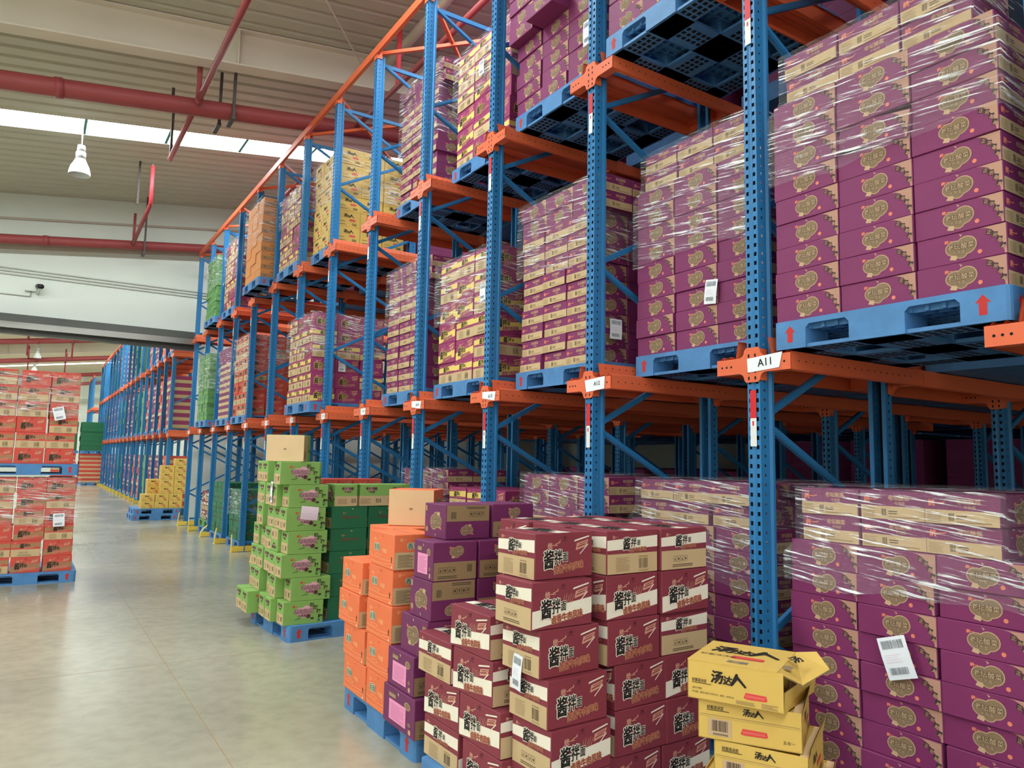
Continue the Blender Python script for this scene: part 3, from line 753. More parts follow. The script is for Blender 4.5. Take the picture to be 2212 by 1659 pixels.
def noodle_end(pal, icons):
    def d(f):
        w, h = f.w, f.h
        f.P([(0, .56), (1, .60), (1, .88), (0, .80)] if not icons else [(0, .58), (1, .62), (1, .90), (0, .80)], pal['band'], 1)
        f.R(.006, 0, .994, .47, 'kraft', 1)
        f.text('统一', .10 * w, .84 * h, .085 * h, pal['brand'], 3, off=.03)
        for t, u, v, z in (('酱', .29, .585, .32), ('拌', .45, .645, .23), ('面', .575, .67, .14)):
            f.text(t, u * w, v * h, z * h, pal['out'], 4, off=.075, shear=.1, sx=.8); f.text(t, u * w, v * h, z * h, 'ink', 5, off=.026, shear=.1, sx=.8)
        f.text('卤香牛肉风味', .42 * w, .50 * h, .115 * h, pal['out2'], 4, off=.07, rot=.05, sx=.84); f.text('卤香牛肉风味', .42 * w, .50 * h, .115 * h, pal['sub'], 5, off=.012, rot=.05, sx=.84)
        if icons:
            f.icons(.26 * w, .19 * h, .115 * h, 4, 'kraft_dark', 2); f.lines(.24 * w, .06 * h, .70 * w, .14 * h, 2, 'kraft_dark', 2, .5)
        else:
            f.lines(.17 * w, .06 * h, .44 * w, .40 * h, 10, 'kraft_print', 2, .35); f.barcode(.62 * w, .10 * h, .80 * w, .34 * h, 'kraft_dark', 2, 12); f.lines(.62 * w, .37 * h, .80 * w, .41 * h, 1, 'kraft_print', 2, .6); f.lines(.62 * w, .03 * h, .82 * w, .08 * h, 2, 'kraft_print', 2, .4)
    return d
def noodle_top(pal):
    def d(f):
        w, h = f.w, f.h
        f.P([(.0, .28), (1, .38), (1, .62), (0, .52)], pal['band'], 1)
        for t, u, z in (('酱', .18, .34), ('拌', .42, .26), ('面', .62, .18)):
            f.text(t, u * w, .34 * h, z * h, 'ink', 3, off=.026)
        f.R(0, .495, 1, .503, pal['mark'], 2)
    return d
PAL_M = dict(base='maroon', band='cream', out='cream', out2='brand_tan', sub='maroon', brand='pale_red', mark='maroon_dark')
PAL_Y = dict(base='magenta', band='band_yellow', out='band_yellow', out2='pale_red', sub='magenta', brand='pale_red', mark='purple')
PAL_R = dict(base='box_red', band='band_tan', out='band_tan', out2='pale_red', sub='box_red', brand='pale_red', mark='maroon')
def wave(f, v, amp, ph, m, th=.012):
    n = 10; w, h = f.w, f.h
    top = [(k / n, v + amp * math.sin(ph + 4.2 * k / n)) for k in range(n + 1)]
    for (ua, va), (ub, vb) in zip(top[:-1], top[1:]): f.P([(ua, va), (ub, vb), (ub, vb + th), (ua, va + th)], m, 2)
def d_O_A(f):
    w, h = f.w, f.h
    f.text('统一', .14 * w, .73 * h, .12 * h, 'pale_orange', 2, off=.02); f.P([(.33, .79), (.40, .83), (.40, .88), (.385, .83)], 'pale_orange', 2)
    f.text('香辣', .15 * w, .46 * h, .24 * h, 'cream', 3, off=.085, sx=.85); f.text('香辣', .15 * w, .46 * h, .24 * h, 'print_green', 4, off=.02, sx=.85)
    f.text('牛肉面', .50 * w, .43 * h, .145 * h, 'pale_orange', 3, off=.03, sx=.85)
    f.ell(.33 * w, .31 * h, .14 * w, .05 * h, 'pale_orange', 2); f.ell(.33 * w, .31 * h, .125 * w, .038 * h, 'box_orange', 3)
    wave(f, .24, .03, 2.4, 'pale_orange'); wave(f, .12, .03, 3.2, 'pale_orange'); wave(f, .05, .02, 1.0, 'pale_orange', .008)
    f.R(.90, .20, .925, .36, 'emblem_dark', 3); f.ell(.93 * w, .07 * h, .02 * w, .04 * h, 'cream', 3, 8); f.P([(.48, .90), (.52, .94), (.54, .88)], 'pill_red', 2)
def d_O_B(f):
    w, h = f.w, f.h
    f.R(.006, .0, .994, .50, 'kraft', 1); f.lines(.08 * w, .06 * h, .46 * w, .44 * h, 12, 'kraft_dark', 2, .4); f.barcode(.62 * w, .12 * h, .82 * w, .38 * h, 'kraft_dark', 2)
    f.text('统一', .12 * w, .82 * h, .11 * h, 'pale_orange', 2, off=.02)
    f.text('香辣', .30 * w, .60 * h, .20 * h, 'cream', 3, off=.08); f.text('香辣', .30 * w, .60 * h, .20 * h, 'print_green', 4, off=.02); f.text('牛肉面', .66 * w, .60 * h, .14 * h, 'pale_orange', 3, off=.02)
def d_G_A(f):
    w, h = f.w, f.h
    blob(f, .50 * w, .53 * h, .45 * h, 'blob_pink', None, 0)
    f.text('统一', .22 * w, .74 * h, .11 * h, 'pill_red', 3, off=.05)
    f.text('老坛泡椒', .26 * w, .47 * h, .22 * h, 'ink_brown', 3, off=.075); f.text('老坛泡椒', .26 * w, .47 * h, .22 * h, 'blob_pink', 4, off=.0)
    f.text('牛肉面', .36 * w, .32 * h, .13 * h, 'ink_brown', 4, off=.03); f.ell(.63 * w, .33 * h, .10 * h, .10 * h, 'ink_brown', 4, 10); f.ell(.73 * w, .22 * h, .09 * h, .05 * h, 'emblem_dark', 3, 10)
    corner_arc(f, 'box_green', '正宗酸爽', 'emblem_dark'); f.R(.88, .22, .92, .36, 'emblem_dark', 3); f.ell(.90 * w, .12 * h, .035 * w, .06 * h, 'print_green', 3, 10)
    f.P([(.28, .20), (.42, .25), (.42, .28), (.28, .22)], 'emblem_dark', 3)
def d_G_B(f):
    w, h = f.w, f.h
    f.R(.008, 0, .992, .47, 'kraft', 1); blob(f, .50 * w, .78 * h, .18 * h, 'blob_pink', None, 0)
    f.text('老坛泡椒', .50 * w - .30 * h, .76 * h, .15 * h, 'ink_brown', 3, off=.04); f.text('牛肉面', .50 * w - .16 * h, .63 * h, .11 * h, 'ink_brown', 3, off=.03)
    f.lines(.12 * w, .10 * h, .50 * w, .36 * h, 5, 'kraft_print', 2, .4); f.barcode(.66 * w, .14 * h, .86 * w, .34 * h, 'kraft_dark', 2, 8)
def d_DG_A(f):
    w, h = f.w, f.h
    f.text('统一', .30 * w, .66 * h, .12 * h, 'band_tan', 2, off=.03); f.text('老坛酸菜牛肉面', .26 * w, .46 * h, .13 * h, 'band_tan', 2, off=.04); f.text('老坛酸菜牛肉面', .26 * w, .46 * h, .13 * h, 'emblem_dark', 3, off=.01); f.R(.55, .88, .60, .92, 'kraft', 2)
def d_DG_B(f):
    f.R(.008, 0, .992, .50, 'kraft', 1); f.barcode(.68 * f.w, .12 * f.h, .86 * f.w, .36 * f.h, 'kraft_dark', 2, 8); f.text('老坛酸菜', .3 * f.w, .62 * f.h, .14 * f.h, 'band_tan', 2, off=.03)
def soup_word(f, u, v, s, l=3):
    f.text('汤', u, v, s * 1.15, 'ink', l, off=.034, shear=.12); f.text('达', u + 1.10 * s, v - .04 * s, s * .82, 'ink', l, off=.034, shear=.12); f.text('人', u + 1.75 * s, v - .02 * s, s * 1.15, 'ink', l, off=.034, shear=-.1, sx=1.25)
def pill(f, u0, v0, u1, v1, l=2):
    f.P([(u0, v0 + .01), (u0 + .03, v0 - .01), (u1 - .02, v0), (u1, v0 + .02), (u1 - .01, v1), (u0 + .02, v1 + .01)], 'pill_red', l); f.lines((u0 + .02) * f.w, (v0 + .045) * f.h, (u1 - .02) * f.w, (v1 - .03) * f.h, 2, 'brand_orange', l + 1, .5)
def d_Y_A(f):
    w, h = f.w, f.h
    soup_word(f, .25 * w, .52 * h, .30 * h); f.text('好面汤决定', .05 * w, .46 * h, .10 * h, 'emblem_dark', 3, off=.02, sx=.8); f.R(.05, .42, .26, .435, 'ink', 3)
    pill(f, .60, .22, .84, .36); f.text('油炸方便面', .05 * w, .27 * h, .055 * h, 'emblem_dark', 3); f.text('净含量：面饼+配料130克X30，面饼：90克X30', .05 * w, .17 * h, .055 * h, 'emblem_dark', 3); f.lines(.52 * w, .06 * h, .72 * w, .16 * h, 4, 'emblem_olive', 3, .35); f.lines(.78 * w, .05 * h, .95 * w, .18 * h, 5, 'emblem_olive', 3, .35)
def d_Y_B(f):
    w, h = f.w, f.h
    f.text('好面汤决定', .09 * w, .78 * h, .11 * h, 'emblem_dark', 3, off=.02, sx=.8); f.R(.09, .745, .31, .76, 'ink', 3); soup_word(f, .44 * w, .74 * h, .17 * h)
    f.R(0, .575, 1, .58, 'emblem_olive', 2); f.P([(.02, .62), (.98, .62), (.98, .63), (.02, .63)], 'emblem_olive', 2)
    f.R(.10, .10, .33, .54, 'emblem_tan', 2); f.barcode(.14 * w, .22 * h, .30 * w, .50 * h, 'ink', 3, 14); f.lines(.15 * w, .13 * h, .30 * w, .18 * h, 2, 'emblem_dark', 3, .5)
    pill(f, .42, .24, .68, .38); f.text('五合一', .82 * w, .18 * h, .10 * h, 'emblem_dark', 3)
def d_Y_S(f):
    w, h = f.w, f.h
    soup_word(f, .26 * w, .62 * h, .22 * h); pill(f, .52, .38, .80, .50); f.barcode(.66 * w, .10 * h, .86 * w, .26 * h, 'emblem_dark', 3, 9); f.lines(.08 * w, .10 * h, .40 * w, .18 * h, 2, 'emblem_olive', 3, .35); f.text('好面汤决定', .08 * w, .30 * h, .07 * h, 'emblem_dark', 3)
def d_K(f):
    f.lines(.46 * f.w, .44 * f.h, .54 * f.w, .50 * f.h, 2, 'kraft_dark', 2, .6)
def d_KB(f):
    f.R(.0, .0, 1, 1, 'kraft_plain', 1); d_K(f)
def d_KH(f):
    f.R(0, 0, .5, 1, 'kraft', 1); f.barcode(.1 * f.w, .1 * f.h, .3 * f.w, .4 * f.h, 'kraft_dark', 2, 6); f.text('老坛泡椒', .62 * f.w, .35 * f.h, .1 * f.h, 'ink_brown', 2, off=.02)
def d_T_A(f):
    emblem(f, f.w * .45, f.h * .50, f.h * .42); f.P([(.80, 0.55), (1, .42), (1, .95), (.80, .95)], 'purple', 1); f.R(.83, .70, .96, .86, 'emblem_olive', 2); f.lines(.84 * f.w, .72 * f.h, .95 * f.w, .84 * f.h, 3, 'emblem_tan', 3, .5); f.R(.90, .06, .96, .22, 'emblem_tan', 2); f.P([(.45, .96), (.49, .92), (.48, .87)], 'cream', 2)
def d_T_S(f):
    w, h = f.w, f.h
    f.R(.20, .14, .74, .68, 'sticker_pink', 2); f.lines(.25 * w, .20 * h, .69 * w, .62 * h, 10, 'purple', 3, .16); f.R(.18, .74, .42, .86, 'emblem_olive', 1.5); f.lines(.20 * w, .76 * h, .40 * w, .84 * h, 2, 'emblem_tan', 3, .5)
    f.ell(.78 * w, .74 * h, .09 * w, .10 * h, 'emblem_tan', 1.2); f.ell(.78 * w, .74 * h, .075 * w, .085 * h, 'emblem_olive', 1.8); f.ell(.85 * w, .30 * h, .05 * w, .055 * h, 'emblem_olive', 2, 10); f.R(.83, .06, .90, .18, 'emblem_tan', 2); f.P([(.47, .95), (.51, .91), (.50, .86)], 'cream', 2)
def d_T_B(f):
    w, h = f.w, f.h
    f.R(.01, 0, .99, .48, 'kraft_print', 1); emblem(f, .52 * w, .745 * h, .25 * h); f.icons(.12 * w, .20 * h, .12 * h, 4, 'emblem_dark', 2); f.barcode(.78 * w, .20 * h, .90 * w, .40 * h, 'emblem_dark', 2, 9); f.lines(.10 * w, .05 * h, .55 * w, .14 * h, 2, 'emblem_dark', 2, .4)
def d_BO(f):
    f.R(0, .0, 1, .46, 'band_tan', 1); f.text('香辣牛肉面', .45 * f.w, .58 * f.h, .22 * f.h, 'kraft_dark', 2); f.barcode(.15 * f.w, .14 * f.h, .26 * f.w, .34 * f.h, 'kraft_dark', 2, 6)
def d_LG(f):
    f.R(.55, .12, .90, .40, 'box_green', 1); f.lines(.1 * f.w, .55 * f.h, .6 * f.w, .8 * f.h, 3, 'print_green', 2, .4)

DES = {'P': ('purple', {'A': d_P_A, 'B': d_P_B}), 'T': ('purple_deep', {'A': d_T_A, 'S': d_T_S, 'B': d_T_B}),
       'M': ('maroon', {'F': noodle_front(PAL_M, False), 'G': noodle_front(PAL_M, True), 'E': noodle_end(PAL_M, False), 'I': noodle_end(PAL_M, True), 'T': noodle_top(PAL_M)}),
       'Y': ('magenta', {'F': noodle_front(PAL_Y, False), 'G': noodle_front(PAL_Y, True), 'E': noodle_end(PAL_Y, False), 'I': noodle_end(PAL_Y, True)}),
       'R': ('box_red', {'F': noodle_front(PAL_R, False), 'G': noodle_front(PAL_R, True), 'E': noodle_end(PAL_R, False), 'I': noodle_end(PAL_R, True)}),
       'O': ('box_orange', {'A': d_O_A, 'B': d_O_B, 'K': d_KB}), 'G': ('box_green', {'A': d_G_A, 'B': d_G_B, 'K': d_KB, 'H': d_KH}), 'D': ('box_darkgreen', {'A': d_DG_A, 'B': d_DG_B}),
       'S': ('box_yellow', {'A': d_Y_A, 'B': d_Y_B, 'S': d_Y_S}), 'K': ('kraft_plain', {'K': d_K}), 'U': ('box_brownorange', {'A': d_BO}), 'L': ('box_leaf', {'A': d_LG})}
KNAME = {'P': ('purple_carton', 'purple'), 'T': ('violet_carton', 'violet'), 'M': ('maroon_carton', 'maroon'), 'Y': ('magenta_carton', 'magenta'), 'R': ('red_carton', 'red'), 'O': ('orange_carton', 'orange'),
         'G': ('green_carton', 'lime-green'), 'D': ('dark_green_carton', 'dark-green'), 'S': ('yellow_carton', 'yellow'), 'K': ('kraft_carton', 'kraft'), 'U': ('amber_carton', 'amber'), 'L': ('leaf_green_carton', 'leaf-green')}
CACHE = {}
def carton_mesh(kind, lx, ly, h, fx=None, fy=None, ft=None, fxp=None):
    """fx = print on the -X face, fy = on the -Y face, ft = on top, fxp = on the +X face; a trailing '~' turns the print upside down"""
    key = (kind, round(lx, 3), round(ly, 3), round(h, 3), fx, fy, ft, fxp)
    if key in CACHE: return CACHE[key]
    base, des = DES[kind]
    bm = bmesh.new(); bmesh.ops.create_cube(bm, size=1.0)
    for v in bm.verts: v.co = Vector((v.co.x * lx, v.co.y * ly, (v.co.z + 0.5) * h))
    bmesh.ops.bevel(bm, geom=list(bm.edges), offset=0.0028, segments=1, affect='EDGES')
    mb = MB(); bm.verts.index_update()
    mb.raw([v.co for v in bm.verts], [tuple(v.index for v in f.verts) for f in bm.faces], base); bm.free()
    # seam of the top and bottom flaps
    mb.box((-0.0015, -ly / 2 + 0.004, h - 0.0005), (0.0015, ly / 2 - 0.004, h + 0.0004), 'kraft_dark')
    def pr(code, org, U, V, N, w, hh):
        if code is None: return
        fl = code.endswith('~'); des[code[0]](F(mb, org, U, V, N, w, hh, fl))
    e = 0.0028
    pr(fx, (-lx / 2, ly / 2 - e, e), (0, -1, 0), (0, 0, 1), (-1, 0, 0), ly - 2 * e, h - 2 * e)
    pr(fy, (-lx / 2 + e, -ly / 2, e), (1, 0, 0), (0, 0, 1), (0, -1, 0), lx - 2 * e, h - 2 * e)
    pr(ft, (-lx / 2 + e, ly / 2 - e, h), (0, -1, 0), (1, 0, 0), (0, 0, 1), ly - 2 * e, lx - 2 * e)
    pr(fxp, (lx / 2, -ly / 2 + e, e), (0, 1, 0), (0, 0, 1), (1, 0, 0), ly - 2 * e, h - 2 * e)
    CACHE[key] = mb.mesh(KNAME[kind][0]); return CACHE[key]
def carton(kind, x, y, z, lx, ly, h, fx, fy, label, group, ft=None, yaw=0.0, tilt=(0, 0)):
    o = obj(KNAME[kind][0], carton_mesh(kind, lx, ly, h, fx, fy, ft), None, (x, y, z), (tilt[0], tilt[1], yaw))
    return tag(o, label, 'carton', group)

PART = [0]
def label_paper(parent, loc, rot, w=0.10, h=0.155, pink=False):
    """barcoded paper; parent keeps it as a part"""
    m = MB(); f = F(m, (0, w / 2, -h / 2), (0, -1, 0), (0, 0, 1), (-1, 0, 0), w, h); n = 4
    for k in range(n):                           # slightly curled sheet
        va, vb = h * k / n, h * (k + 1) / n; ca, cb = 6 * math.sin(PI * k / n), 6 * math.sin(PI * (k + 1) / n)
        m.poly([f.p(0, va, 3 + ca), f.p(w, va, 5 + ca), f.p(w, vb, 5 + cb), f.p(0, vb, 3 + cb)], 'paper_pink' if pink else 'paper')
    if not pink:
        f.barcode(.12 * w, .72 * h, .88 * w, .92 * h, 'print_grey', 10, 16); f.barcode(.15 * w, .12 * h, .80 * w, .28 * h, 'print_grey', 10, 14); f.lines(.12 * w, .40 * h, .7 * w, .62 * h, 4, 'paper_pink', 10, .3)
    me = m.mesh('shipping_label')
    o = obj('shipping_label', me); o.parent = parent
    o.matrix_basis = parent.matrix_basis.inverted() @ (Matrix.Translation(loc) @ Matrix.Rotation(rot[2], 4, 'Z') @ Matrix.Rotation(rot[0], 4, 'X'))
    o['label'] = 'white barcoded paper label' if not pink else 'crumpled pale pink note'
    return o

# ------------------------------------------------------------------ stretch film
def film(x0, x1, y0, y1, z0, z1, label, seed=1, off=0.012, sag=0.02, top=False, step=None):
    q = random.Random(seed); m = []; uvs = []; fs = []
    ring = []; st = 0.055; per = 0.0
    R = 0.02
    x0 -= off; y0 -= off; x1 += off; y1 += off
    corners = [(x0, y1), (x0, y0), (x1, y0)]
    path = []
    for (a, b), (c, d) in zip(corners[:-1], corners[1:]):
        L = math.hypot(c - a, d - b); n = max(2, int(L / st))
        for k in range(n): path.append((a + (c - a) * k / n, b + (d - b) * k / n, per + L * k / n))
        per += L
    path.append((x1, y0, per)); nz = max(3, int((z1 - z0) / 0.06)); n = len(path)
    for j in range(nz + 1):
        for i, (x, y, u) in enumerate(path):
            t = j / nz; edge = (math.sin(u * 5.1 + seed) * 0.5 + math.sin(u * 13.7 + seed * 2) * 0.3) * sag
            z = z0 + edge * (1 - t) * 1.6 + (z1 - z0) * t + edge * t * 0.3
            d = (q.random() - 0.35) * 0.007
            nx = -1 if x <= x0 + 1e-4 else 0; ny = -1 if y <= y0 + 1e-4 else 0
            if step and z > step[0]:              # upper rows stand further in
                y = max(y, y0 + step[1]); x = max(x, x0 + step[2]); y = min(y, y1 - step[3])
            m.append((x + nx * d, y + ny * d, z)); uvs.append((u, z))
    for j in range(nz):
        for i in range(n - 1): fs.append((j * n + i, j * n + i + 1, (j + 1) * n + i + 1, (j + 1) * n + i))
    if top:
        base = len(m); nx_, ny_ = 10, 10
        for i in range(nx_ + 1):
            for j in range(ny_ + 1):
                m.append((x0 + (x1 - x0) * i / nx_, y0 + (y1 - y0) * j / ny_, z1 + 0.004 + q.random() * 0.006)); uvs.append((m[-1][0] * 1.0, m[-1][1]))
        for i in range(nx_):
            for j in range(ny_): fs.append((base + i * (ny_ + 1) + j, base + (i + 1) * (ny_ + 1) + j, base + (i + 1) * (ny_ + 1) + j + 1, base + i * (ny_ + 1) + j + 1))
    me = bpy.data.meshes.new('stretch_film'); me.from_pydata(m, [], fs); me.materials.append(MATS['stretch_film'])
    uv = me.uv_layers.new(name='UVMap')
    for l in me.loops: uv.data[l.index].uv = uvs[l.vertex_index]
    me.polygons.foreach_set('use_smooth', [True] * len(fs)); me.update()
    o = obj('stretch_film', me); tag(o, label, 'stretch film', 'stretch film on the pallet loads'); return o

# ------------------------------------------------------------------ loads in the racking
COLN = {2: ['right column', 'left column'], 3: ['right column', 'middle column', 'left column'], 4: ['right column', 'third column', 'second column', 'left column'], 5: ['right column', 'fourth column', 'third column', 'second column', 'left column']}
MADE = {}
REST = MB(); REST_N = [0]
def load(phrase, x0, yn, z0, rows, ny, nx, cell, spec, jit=0.006, top=False, shift=None, skip=None, grp=None):
    """cell(r) -> (wy, dx, h); spec(r,c,d) -> (kind, fx, fy). Builds the visible shell of a pallet load."""
    z = z0; grp = grp or ('cartons on the ' + phrase)
    for r in range(rows):
        wy, dx, h = cell(r)
        for c in range(ny):
            for d in range(nx):
                if not (d == 0 or c == 0 or (top and r == rows - 1)): continue
                kind, fx, fy = spec(r, c, d)
                if (skip and skip(r, c, d)) or (d > 0 and c > 0):
                    xa, ya = x0 + dx * d, yn + wy * c
                    REST.box((xa + .002, ya + .002, z), (xa + dx - .002, ya + wy - .003, z + h - .001), DES[kind][0])
                    if fx == 'B' and d == 0: REST.box((xa + .001, ya + .004, z + .003), (xa + .002, ya + wy - .005, z + h * .48), 'kraft')
                    if fy == 'B' and c == 0: REST.box((xa + .006, ya + .001, z + .003), (xa + dx - .006, ya + .002, z + h * .48), 'kraft')
                    continue
                ox = oy = 0.0
                if shift: ox, oy = shift(r, c, d)
                jx, jy, ja = (rnd.uniform(-jit, jit), rnd.uniform(-jit, jit) * .7, rnd.uniform(-1, 1) * jit * 1.6)
                if d == 0: where = COLN[ny][c]
                elif c == 0: where = '%s one back' % ORD[d]
                else: where = 'inner spot %s' % NUM[d * 3 + c]
                lab = '%s carton, %s row up, %s, on the %s' % (KNAME[kind][1], ORD[r], where, phrase)
                o = carton(kind, x0 + dx * (d + .5) + ox + jx, yn + wy * (c + .5) + oy + jy, z + 0.0005, dx - 0.004, wy - 0.005, h - 0.001, fx if d == 0 else None, fy if c == 0 else None, lab, grp, yaw=ja)
                MADE[(phrase, r, c, d)] = o
        z += h
    return z
def bay_phrase(level, j):
    lv = {1: 'floor-level', 2: 'middle-tier', 3: 'top-tier'}[level]
    if j == -1: return lv + ' pallet right of A11'
    return '%s pallet %s %s past A11' % (lv, NUM[j + 1], 'bay' if j == 0 else 'bays')
def rack_pallet(level, j, x0, yoff=0.0, green=False):
    z = {1: 0.0, 2: 2.290, 3: 4.550}[level]
    ph = bay_phrase(level, j); yc = B * j + 0.70 + yoff
    pallet(x0 + PW / 2, yc, z, 'blue plastic pallet, the %s' % ph if not green else 'green plastic pallet, the %s' % ph, 'pallets standing in the rack', green=green)
    return ph, yc - PW / 2, z + PH
AW, BW, RH = 0.368, 0.302, 0.131
def purple_load(level, j, x0, side, rows=11, swap=2, ny=3, nx=3, yoff=0.0, jit=0.006, inset=0.03, shift=None, skip=None, top=False, xin=0.02):
    """side: print shown to the aisle by the main rows; the top 'swap' rows are turned the other way"""
    ph, yn, z = rack_pallet(level, j, x0, yoff)
    other = 'B' if side == 'A' else 'A'
    def turned(r): return r >= rows - swap
    def cell(r):
        s = other if turned(r) else side
        return (AW, BW, RH) if s == 'A' else (BW + 0.012, AW - 0.01, RH)
    def spec(r, c, d):
        s = other if turned(r) else side
        return ('P', s, 'B' if s == 'A' else 'A')
    def sh(r, c, d):
        s = other if turned(r) else side
        o = 0.0 if s == 'A' else 0.10
        b = shift(r, c, d) if shift else (0, 0)
        return (b[0] + (0.02 if turned(r) else 0), b[1] + (o if s == 'B' else 0))
    zt = load(ph, x0 + xin, yn + inset * 0.3, z, rows, ny, nx, cell, spec, jit, top, sh, skip)
    return ph, yn, z, zt
def noodle_load(kind, level, j, x0, rows, front='mix', ny=3, nx=3, yoff=0.0, h=0.203, wy=0.345, dx=0.345, jit=0.008, seed=1, top=False, xin=0.03):
    ph, yn, z = rack_pallet(level, j, x0, yoff); q = random.Random(seed)
    def spec(r, c, d):
        if kind in ('Y', 'R', 'M'): return (kind, q.choice('EEIFGG' if j < 5 else 'EEIEF'), q.choice('FFGE') if d or c == 0 else 'F')
        if kind == 'S': return ('S', 'S', 'S')
        if kind == 'U': return ('U', None, 'A')
        return (kind, 'A', 'A')
    zt = load(ph, x0 + xin, yn + 0.035, z, rows, ny, nx, lambda r: (wy, dx, h), spec, jit, top)
    return ph, yn, z, zt

def wrap(info, x0, z0, seed, what, x1=None, depth=1.08, top=False, dy=(0.0, 1.12), step=None):
    ph, yn, z, zt = info
    if step == 'in': step = (zt - 2.03 * RH, 0.10, 0.02, 0.06)
    if step == 'out': step = None
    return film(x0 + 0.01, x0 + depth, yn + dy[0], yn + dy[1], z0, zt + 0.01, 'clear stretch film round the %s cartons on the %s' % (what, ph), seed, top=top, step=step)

# middle tier
i = purple_load(2, -1, -0.01, 'A', nx=1); wrap(i, -0.01, 3.17, 3, 'purple', step='in')
o = MADE[(i[0], 6, 1, 0)]; o.rotation_euler = (0.16, 0, -0.05)
i = purple_load(2, 0, 0.29, 'A', nx=2, jit=0.008); wrap(i, 0.29, 3.08, 5, 'purple', step='in')
label_paper(MADE[(i[0], 2, 1, 0)], (0.295, 0.555, 2.777), (0.12, 0, 0))
i = purple_load(2, 1, 0.20, 'B', nx=3, jit=0.012, yoff=0.0); wrap(i, 0.20, 3.22, 7, 'purple', dy=(0.06, 1.1))
label_paper(MADE[(i[0], 2, 0, 0)], (0.36, i[1] + 0.0, 2.683), (0.0, 0, PI / 2), 0.115, 0.15)
i = noodle_load('Y', 2, 2, 0.13, 6, nx=3, seed=4); wrap(i, 0.13, 3.02, 9, 'magenta')
label_paper(MADE[(i[0], 3, 0, 0)], (0.145, 3.13, 3.225), (0, 0, 0))
i = purple_load(2, 3, 0.18, 'B', nx=3, jit=0.014, skip=lambda r, c, d: d > 1); wrap(i, 0.18, 3.24, 11, 'purple', dy=(0.06, 1.1))
i = noodle_load('Y', 2, 5, -0.16, 6, nx=3, seed=8); wrap(i, -0.16, 3.1, 13, 'magenta')
label_paper(MADE[(i[0], 2, 0, 1)], (0.294, i[1] + 0.02, 2.945), (0, 0, PI / 2))
i = noodle_load('R', 2, 8, 0.0, 7, nx=3, seed=9, h=0.215); wrap(i, 0.0, 3.25, 15, 'red')
i = purple_load(2, 9, 0.0, 'B', nx=2, jit=0.012, skip=lambda r, c, d: True); wrap(i, 0.0, 3.0, 17, 'purple')
i = noodle_load('L', 2, 10, -0.15, 8, nx=1, ny=4, wy=0.27, h=0.18, jit=0.018); wrap(i, -0.15, 3.1, 19, 'leaf-green')
# top tier
i = purple_load(3, 0, 0.0, 'A', nx=1, jit=0.012, skip=lambda r, c, d: r > 3)
def pulled(r, c, d):
    if r == 5 and c == 1: return (-0.17, -0.02)
    if r >= 5 and c == 2: return (-0.09, 0.02)
    if r >= 7 and c == 1: return (0.05, 0)
    return (0, 0)
i = purple_load(3, 1, 0.15, 'A', nx=1, jit=0.012, shift=pulled, swap=0)
label_paper(MADE[(i[0], 2, 0, 0)], (0.15, 1.641, 5.0), (0, 0, 0), 0.10, 0.2)
i = noodle_load('Y', 3, 2, 0.27, 6, nx=3, seed=21, h=0.206); wrap(i, 0.27, 5.35, 21, 'magenta')
label_paper(MADE[(i[0], 4, 1, 0)], (0.275, 3.478, 5.589), (0, 0, 0))
i = purple_load(3, 3, 0.27, 'B', nx=3, jit=0.016, skip=lambda r, c, d: d > 1); wrap(i, 0.27, 5.3, 23, 'purple', dy=(0.06, 1.1))
i = noodle_load('S', 3, 5, 0.12, 6, nx=3, h=0.228, wy=0.355, dx=0.335); wrap(i, 0.12, 5.35, 25, 'yellow')
i = noodle_load('Y', 3, 6, 0.0, 6, nx=3, seed=31); wrap(i, 0.0, 5.4, 27, 'magenta')
i = noodle_load('U', 3, 7, -0.22, 9, nx=3, h=0.155); wrap(i, -0.22, 5.3, 29, 'amber')
i = noodle_load('Y', 3, 9, 0.0, 7, nx=2, seed=33); wrap(i, 0.0, 5.3, 31, 'magenta')
i = noodle_load('L', 3, 10, -0.09, 8, nx=2, ny=4, wy=0.27, h=0.17, jit=0.015); wrap(i, -0.09, 5.35, 33, 'leaf-green')
# second-depth yellow load seen behind the empty bay
def deep_load(kind, x0, j, z, rows, ph, what, seed, h=0.203, ny=3):
    pallet(x0 + PW / 2, B * j + 0.70, z, 'blue plastic pallet deep in the rack, %s' % ph, 'pallets standing deep in the rack', arrows=(0, 0)); q = random.Random(seed)
    load(ph, x0 + 0.02, B * j + 0.70 - PW / 2 + 0.03, z + PH, rows, ny, 1, lambda r: (0.35, 0.35, h), lambda r, c, d: (kind, {'S': 'S', 'P': 'A', 'Y': q.choice('EFG'), 'O': 'A'}[kind], {'S': 'S', 'P': 'B', 'Y': 'F', 'O': 'B'}[kind]), 0.006)
deep_load('S', 2.9, 4, 4.55, 3, 'deep top-tier pallet five bays past A11', 'yellow', 3, 0.228)
deep_load('S', 2.6, 3, 4.55, 3, 'deep top-tier pallet four bays past A11', 'yellow', 5, 0.228)
deep_load('Y', 1.9, 3, 2.29, 5, 'deep middle-tier pallet four bays past A11', 'magenta', 6)
deep_load('O', 5.2, -1, 0.0, 6, 'deep floor-level pallet right of A11', 'orange', 7)
